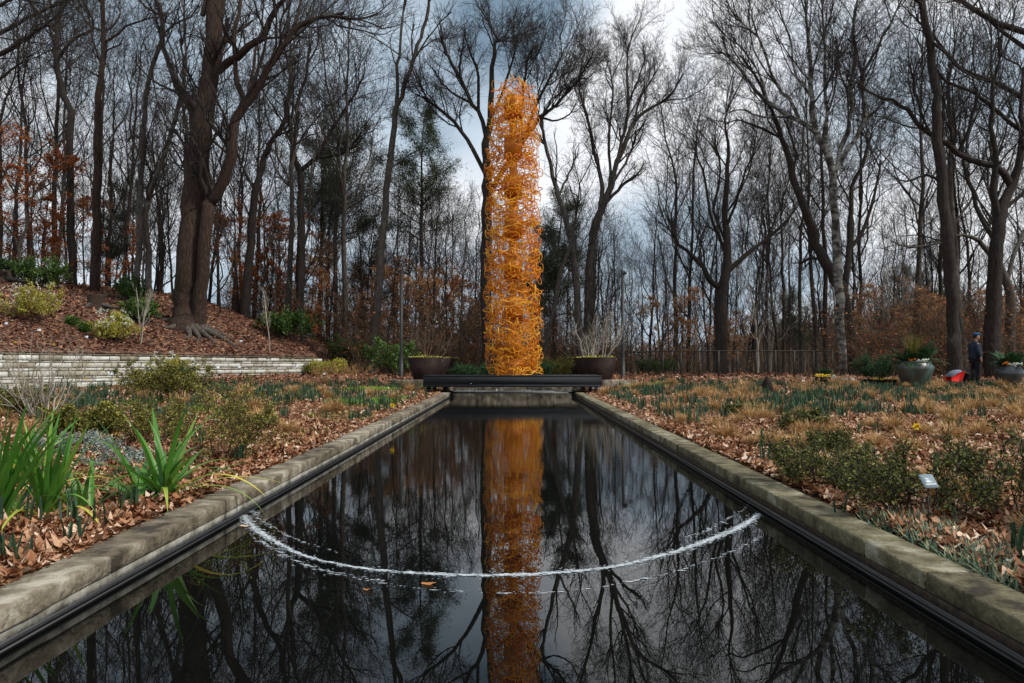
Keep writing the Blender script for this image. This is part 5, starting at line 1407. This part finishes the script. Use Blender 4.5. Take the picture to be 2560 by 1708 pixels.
tl = [((151, 735), 34, 'white plant tag high on the slope at the left'), ((97, 852), 26.6, 'white plant tag below the largest yellow shrub'), ((216, 856), 27.6, 'white plant tag below the pair of tiny round shrubs'),
      ((279, 876), 26.2, 'white plant tag just above the wall below the middle yellow shrub'), ((545, 877), 29.6, 'white plant tag above the wall below the giant tree'), ((598, 878), 30.2, 'white plant tag above the wall right of the giant tree'),
      ((602, 853), 33, 'white plant tag on the slope right of the giant tree'), ((741, 874), 34.0, 'white plant tag above the right end of the wall'), ((14, 862), 26, 'white plant tag at the left edge above the wall'),
      ((810, 936), 32, 'white plant tag by the yellow green shrub at the wall end'), ((2008, 953), 26.5, 'bright tilted plant tag before the low concrete kerb')]
for (px, py), D, lab in tl:
    p = gp(px, py, D); plant_tag(lab, p, .12, .09, rad_(-30), rad_(R.uniform(-20, 20)), 'white_tag', max(.12, min(.4, float(P(px, py, D)[2] - p[2]))))
# white marker sticks
for px, py in ((337, 850), (265, 985), (150, 900)):
    pass

# ------------------------------------------------------------------ foam arc and floating leaf
b_ = MB(); rs = np.random.RandomState(600)
arc = np.array([(612, 1288), (635, 1315), (680, 1345), (760, 1385), (870, 1412), (1000, 1427), (1150, 1434), (1280, 1434), (1400, 1428), (1550, 1410), (1700, 1372), (1800, 1335), (1860, 1308), (1893, 1283)], float)
arc2 = np.array([(640, 1345), (760, 1405), (900, 1445), (1050, 1468), (1200, 1478), (1320, 1479), (1450, 1470), (1600, 1445), (1720, 1415), (1840, 1370), (1900, 1340)], float)
def onwater(px, py):
    D_ = F * H / (py - 903.0); return np.array([(px - 1286) / F * D_, D_])
def flakes(arc_, n, wid, l0, l1, seed):
    rs_ = np.random.RandomState(seed)
    pw_ = np.array([onwater(*a) for a in arc_]); cv = catmull(np.column_stack([pw_, np.zeros(len(pw_))]), 200)[:, :2]
    seg = np.hypot(*np.diff(cv, axis=0).T); cum = np.concatenate([[0], np.cumsum(seg)])
    for _ in range(n):
        u = rs_.uniform(0, cum[-1])
        mod = .55 + .45 * math.sin(u * 2.3 + 1.2) * math.sin(u * .9 + .4)
        if rs_.uniform() > .45 + .55 * mod: continue
        x = np.interp(u, cum, cv[:, 0]); y = np.interp(u, cum, cv[:, 1])
        x2 = np.interp(u + .05, cum, cv[:, 0]); y2 = np.interp(u + .05, cum, cv[:, 1]); tx, ty = x2 - x, y2 - y; nn_ = math.hypot(tx, ty) + 1e-9; tx /= nn_; ty /= nn_
        off = rs_.normal() * wid * (.5 + 1.5 * mod * rs_.uniform() ** .5); tx, ty = (lambda a_, b_c: (a_ / math.hypot(a_, b_c), b_c / math.hypot(a_, b_c)))(tx + .8 * np.sign(tx), ty) if wid < .02 else (1.0, 0.0)
        ln = rs_.uniform(l0, l1); wd = ln * rs_.uniform(.08, .2); k = 7; a = np.arange(k) * 2 * math.pi / k
        ox = np.cos(a) * ln / 2 * (1 + rs_.normal(size=k) * .2); oy = np.sin(a) * wd / 2 * (1 + rs_.normal(size=k) * .25)
        v = np.stack([x - ty * off + ox * tx - oy * ty, y + tx * off + ox * ty + oy * tx, np.full(k, .0025 + .0008 * rs_.uniform())], 1)
        b_.add(np.vstack([v, v.mean(0)[None] + [0, 0, .0015]]), None, [[q_, (q_ + 1) % k, k] for q_ in range(k)], var=rs_.uniform(0, 1))
flakes(arc, 3000, .011, .010, .045, 1); flakes(arc, 1100, .040, .004, .018, 2); flakes(arc2, 170, .006, .012, .05, 3); flakes(arc2, 200, .03, .004, .014, 4)
for k_, (pl_, n_) in enumerate((([(586, 1262), (598, 1290), (640, 1328), (700, 1366), (790, 1398)], 130), ([(630, 1270), (665, 1305), (740, 1345), (850, 1380)], 150), ([(615, 1240), (622, 1268), (650, 1296)], 60), ([(1700, 1350), (1790, 1310), (1850, 1275), (1880, 1248)], 110), ([(700, 1385), (820, 1425), (960, 1450)], 70))):
    flakes(np.array(pl_, float), n_, .012, .008, .035, 10 + k_)
tag(b_.build('foam', M['foam']), 'curved line of white foam flecks floating across the pool', 'foam', kind='stuff')
def floating_leaf(px, py, s_, lab, m_):
    p = onwater(px, py); k = 10; a = np.arange(k) * 2 * math.pi / k; lob = 1 - .3 * np.abs(np.sin(a * 2.5))
    v = np.stack([np.cos(a) * lob * s_, np.sin(a) * lob * s_ * .6, .004 + .008 * np.abs(np.cos(a))], 1)
    o_ = MB().add(np.vstack([v, [[0, 0, .004]]]), None, [[q_, (q_ + 1) % k, k] for q_ in range(k)], var=.9).build('floating_leaf', M[m_]); o_.location = (p[0], p[1], 0); tag(o_, lab, 'leaf')
floating_leaf(1072, 1458, .042, 'orange leaf floating on the water below the foam line', 'rust_leaf')
floating_leaf(618, 1315, .045, 'tan leaf floating by the left end of the foam line', 'dead_leaf')
floating_leaf(920, 1473, .02, 'tiny orange leaf floating left of the bigger orange leaf', 'rust_leaf')

# ------------------------------------------------------------------ the person
def skin_mesh(name, nodes, edges, mat_, parent, sub=2, root=0):
    me = bpy.data.meshes.new(name)
    me.from_pydata([n_[0] for n_ in nodes], edges, [])
    o_ = bpy.data.objects.new(name, me); COL.objects.link(o_)
    md = o_.modifiers.new('s', 'SKIN'); md.use_smooth_shade = True
    lay = me.skin_vertices[0].data
    for k, n_ in enumerate(nodes):
        r_ = n_[1]; lay[k].radius = (r_, r_) if np.ndim(r_) == 0 else r_
        lay[k].use_root = (k == root)
    sb_ = o_.modifiers.new('u', 'SUBSURF'); sb_.levels = sub; sb_.render_levels = sub
    dg = bpy.context.evaluated_depsgraph_get(); dg.update()
    nm = bpy.data.meshes.new_from_object(o_.evaluated_get(dg)); nm.name = name
    o_.modifiers.clear(); o_.data = nm; nm.materials.clear(); nm.materials.append(mat_)
    for pl in nm.polygons: pl.use_smooth = True
    o_.parent = parent
    return o_
D = 26.6; g_ = gp(2440, 960, D)
pe = empty('person', g_, 'standing person in a blue flat cap, dark navy jacket and black trousers looking down', 'person')
# faces +X; x forward, y away from camera side
nodes = [((0, 0, .95), (.13, .16)), ((0, 0, 1.12), (.13, .16)), ((-.01, 0, 1.30), (.13, .18)), ((-.02, 0, 1.43), (.10, .15)), ((.0, 0, 1.50), (.06, .06)), ((.03, 0, 1.56), (.058, .058)),
         ((.06, 0, 1.63), (.085, .075)), ((.055, 0, 1.70), (.098, .078)), ((.05, 0, 1.755), (.075, .06)),       # head 6,7,8
         ((.01, -.10, .86), .095), ((.03, -.10, .50), .062), ((-.01, -.10, .12), .045), ((.10, -.10, .05), .04),  # near leg 9..12
         ((-.01, .10, .86), .095), ((-.02, .10, .50), .062), ((-.06, .10, .12), .045), ((.05, .10, .05), .04),     # far leg 13..16
         ((-.03, -.19, 1.42), .065), ((-.07, -.235, 1.16), .048), ((.03, -.235, .93), .036), ((.055, -.23, .875), (.022, .034)),   # near arm 17..20
         ((-.02, .19, 1.42), .065), ((-.03, .235, 1.16), .048), ((.09, .22, .95), .036), ((.12, .21, .89), (.022, .034))]    # far arm 21..24
edges = [(0, 1), (1, 2), (2, 3), (3, 4), (4, 5), (5, 6), (6, 7), (7, 8), (0, 9), (9, 10), (10, 11), (11, 12), (0, 13), (13, 14), (14, 15), (15, 16), (3, 17), (17, 18), (18, 19), (19, 20), (3, 21), (21, 22), (22, 23), (23, 24)]
for base, sy in ((20, 1), (24, 1)):
    bx, by, bz = nodes[base][0]
    for k, (dx, ln) in enumerate(((.027, .058), (.009, .068), (-.009, .064), (-.026, .05))):
        i0 = len(nodes)
        nodes.append(((bx + dx * .8 + .006, by, bz - .03), .011)); nodes.append(((bx + dx + .012, by + .012, bz - .03 - ln * .55), .0095)); nodes.append(((bx + dx + .006, by + .03, bz - .03 - ln), .008))
        edges += [(base, i0), (i0, i0 + 1), (i0 + 1, i0 + 2)]
    i0 = len(nodes)   # thumb off the side of the palm
    nodes.append(((bx + .035, by + .008, bz - .005), .011)); nodes.append(((bx + .05, by + .018, bz - .04), .0095)); nodes.append(((bx + .045, by + .03, bz - .062), .008))
    edges += [(base, i0), (i0, i0 + 1), (i0 + 1, i0 + 2)]
# nose, chin, ears
for p_, r_ in (((.155, 0, 1.655), .014), ((.115, 0, 1.585), .032), ((.055, -.083, 1.67), .014), ((.055, .083, 1.67), .014)):
    nodes.append((p_, r_)); edges.append((6, len(nodes) - 1))
body = skin_mesh('body', nodes, edges, M['skin'], pe)
b_ = MB()
for sy in (-1, 1): b_.ball((.142, sy * .032, 1.685), (.010, .013, .009), 8, 6)
b_.build('eyes', M['hair'], pe)
b_ = MB(); b_.ball((.143, 0, 1.617), (.012, .026, .007), 8, 5); b_.build('mouth', M['red_cloth'], pe)
b_ = MB(); b_.ball((.105, 0, 1.60), (.058, .066, .058), 14, 9); b_.build('beard', M['hair'], pe, True)
b_ = MB(); b_.ball((.022, 0, 1.69), (.092, .085, .085), 16, 10); b_.build('hair', M['hair'], pe, True)
b_ = MB()
b_.ball((.045, 0, 1.765), (.128, .105, .058), 18, 9); b_.ball((.165, 0, 1.735), (.075, .075, .018), 14, 7); b_.build('flat_cap', M['blue_cap'], pe, True)
jn = [((.0, 0, .82), (.20, .235)), ((.01, 0, 1.02), (.215, .235)), ((.0, 0, 1.25), (.185, .22)), ((-.015, 0, 1.42), (.125, .165)), ((-.005, 0, 1.50), (.075, .08)), ((.005, 0, 1.545), (.072, .075)),
      ((-.03, -.19, 1.42), .085), ((-.07, -.25, 1.16), .085), ((.015, -.25, .96), .065), ((-.02, .19, 1.42), .085), ((-.03, .25, 1.16), .085), ((.08, .225, .97), .053)]
skin_mesh('jacket', jn, [(0, 1), (1, 2), (2, 3), (3, 4), (4, 5), (3, 6), (6, 7), (7, 8), (3, 9), (9, 10), (10, 11)], M['jacket'], pe)
tn = [((0, 0, .93), (.15, .17)), ((.01, -.10, .84), .125), ((.03, -.10, .50), .09), ((-.01, -.10, .10), .075), ((-.01, .10, .84), .125), ((-.02, .10, .50), .09), ((-.06, .10, .10), .075)]
skin_mesh('trousers', tn, [(0, 1), (1, 2), (2, 3), (0, 4), (4, 5), (5, 6)], M['trousers'], pe)
for x, y in ((.05, -.10), (.0, .10)):
    b_ = MB(); b_.ball((x, y, .045), (.145, .052, .045), 14, 8); b_.ball((x - .06, y, .07), (.07, .05, .05), 12, 7); b_.build('shoe', M['black_cloth'], pe, True)

# ------------------------------------------------------------------ pushchair
D = 25.9; g_ = gp(2396, 962, D)
e_ = empty('pushchair', g_, 'red pushchair with a grey patterned hood, low beside the person', 'pushchair')
def dome(c, r, a0, a1, mat_, name):
    n, m = 14, 10; th_ = np.linspace(a0, a1, n); ph = np.linspace(-1, 1, m) * 1.35
    v = np.array([[c[0] + r[0] * math.cos(t_) * math.cos(p_ * .62), c[1] + r[1] * math.sin(p_), c[2] + r[2] * math.sin(t_) * math.cos(p_ * .62)] for t_ in th_ for p_ in ph])
    q_ = [[i * m + j, i * m + j + 1, (i + 1) * m + j + 1, (i + 1) * m + j] for i in range(n - 1) for j in range(m - 1)]
    return MB().add(v, q_).build(name, M[mat_], e_, True)
dome((-.02, 0, .27), (.36, .24, .27), 1.45, 3.0, 'print_cloth', 'hood')
dome((.06, 0, .26), (.31, .23, .26), .1, 1.5, 'black_cloth', 'rear_hood')
b_ = MB()
for sy in (-.235, .235):
    v = [[-.36, sy, .10], [-.38, sy, .27], [-.04, sy, .47], [.10, sy, .50], [-.02, sy, .12]]
    v2 = [[a, b + (.012 if sy > 0 else -.012), c] for a, b, c in v]
    b_.add(v + v2, [[0, 1, 2, 4], [5, 6, 7, 9], [0, 5, 6, 1], [1, 6, 7, 2], [4, 9, 5, 0]], [[2, 3, 4], [7, 8, 9]])
b_.box((-.2, 0, .11), (.36, .46, .03)); b_.build('side_panel', M['red_cloth'], e_)
b_ = MB(); b_.box((.12, 0, .16), (.26, .42, .06)); b_.box((.26, 0, .30), (.05, .42, .26), ry=.3); b_.box((.22, -.235, .22), (.16, .012, .09)); b_.build('seat', M['black_cloth'], e_)
b_ = MB()
for sy in (-.22, .22):
    b_.tubes([[-.30, sy, .10], [.30, sy, .09]], .012, 6); b_.tubes([[.05, sy, .10], [.34, sy, .42], [.44, sy, .50]], .012, 6)
b_.tubes([[.44, -.22, .50], [.44, .22, .50]], .014, 6); b_.build('frame', M['black_metal'], e_)
for x in (-.27, .28):
    for sy in (-.24, .24):
        wv = MB(); a = np.linspace(0, 2 * math.pi, 21); wv.tubes(np.stack([x + .075 * np.cos(a), np.full(21, sy), .085 + .075 * np.sin(a)], 1), .014, 6)
        for k in range(5): wv.tubes([[x, sy, .085], [x + .075 * math.cos(k * 1.257), sy, .085 + .075 * math.sin(k * 1.257)]], .005, 4)
        wv.build('wheel', M['black_metal'], e_)

# prototypes that were never placed would sit below ground: remove them
for o_ in [o for o in bpy.data.objects if o.parent is None and o.location[2] < -30]:
    for ch in list(o_.children): bpy.data.objects.remove(ch)
    bpy.data.objects.remove(o_)
print('verts', sum(len(m.vertices) for m in bpy.data.meshes), 'objects', len(bpy.data.objects))
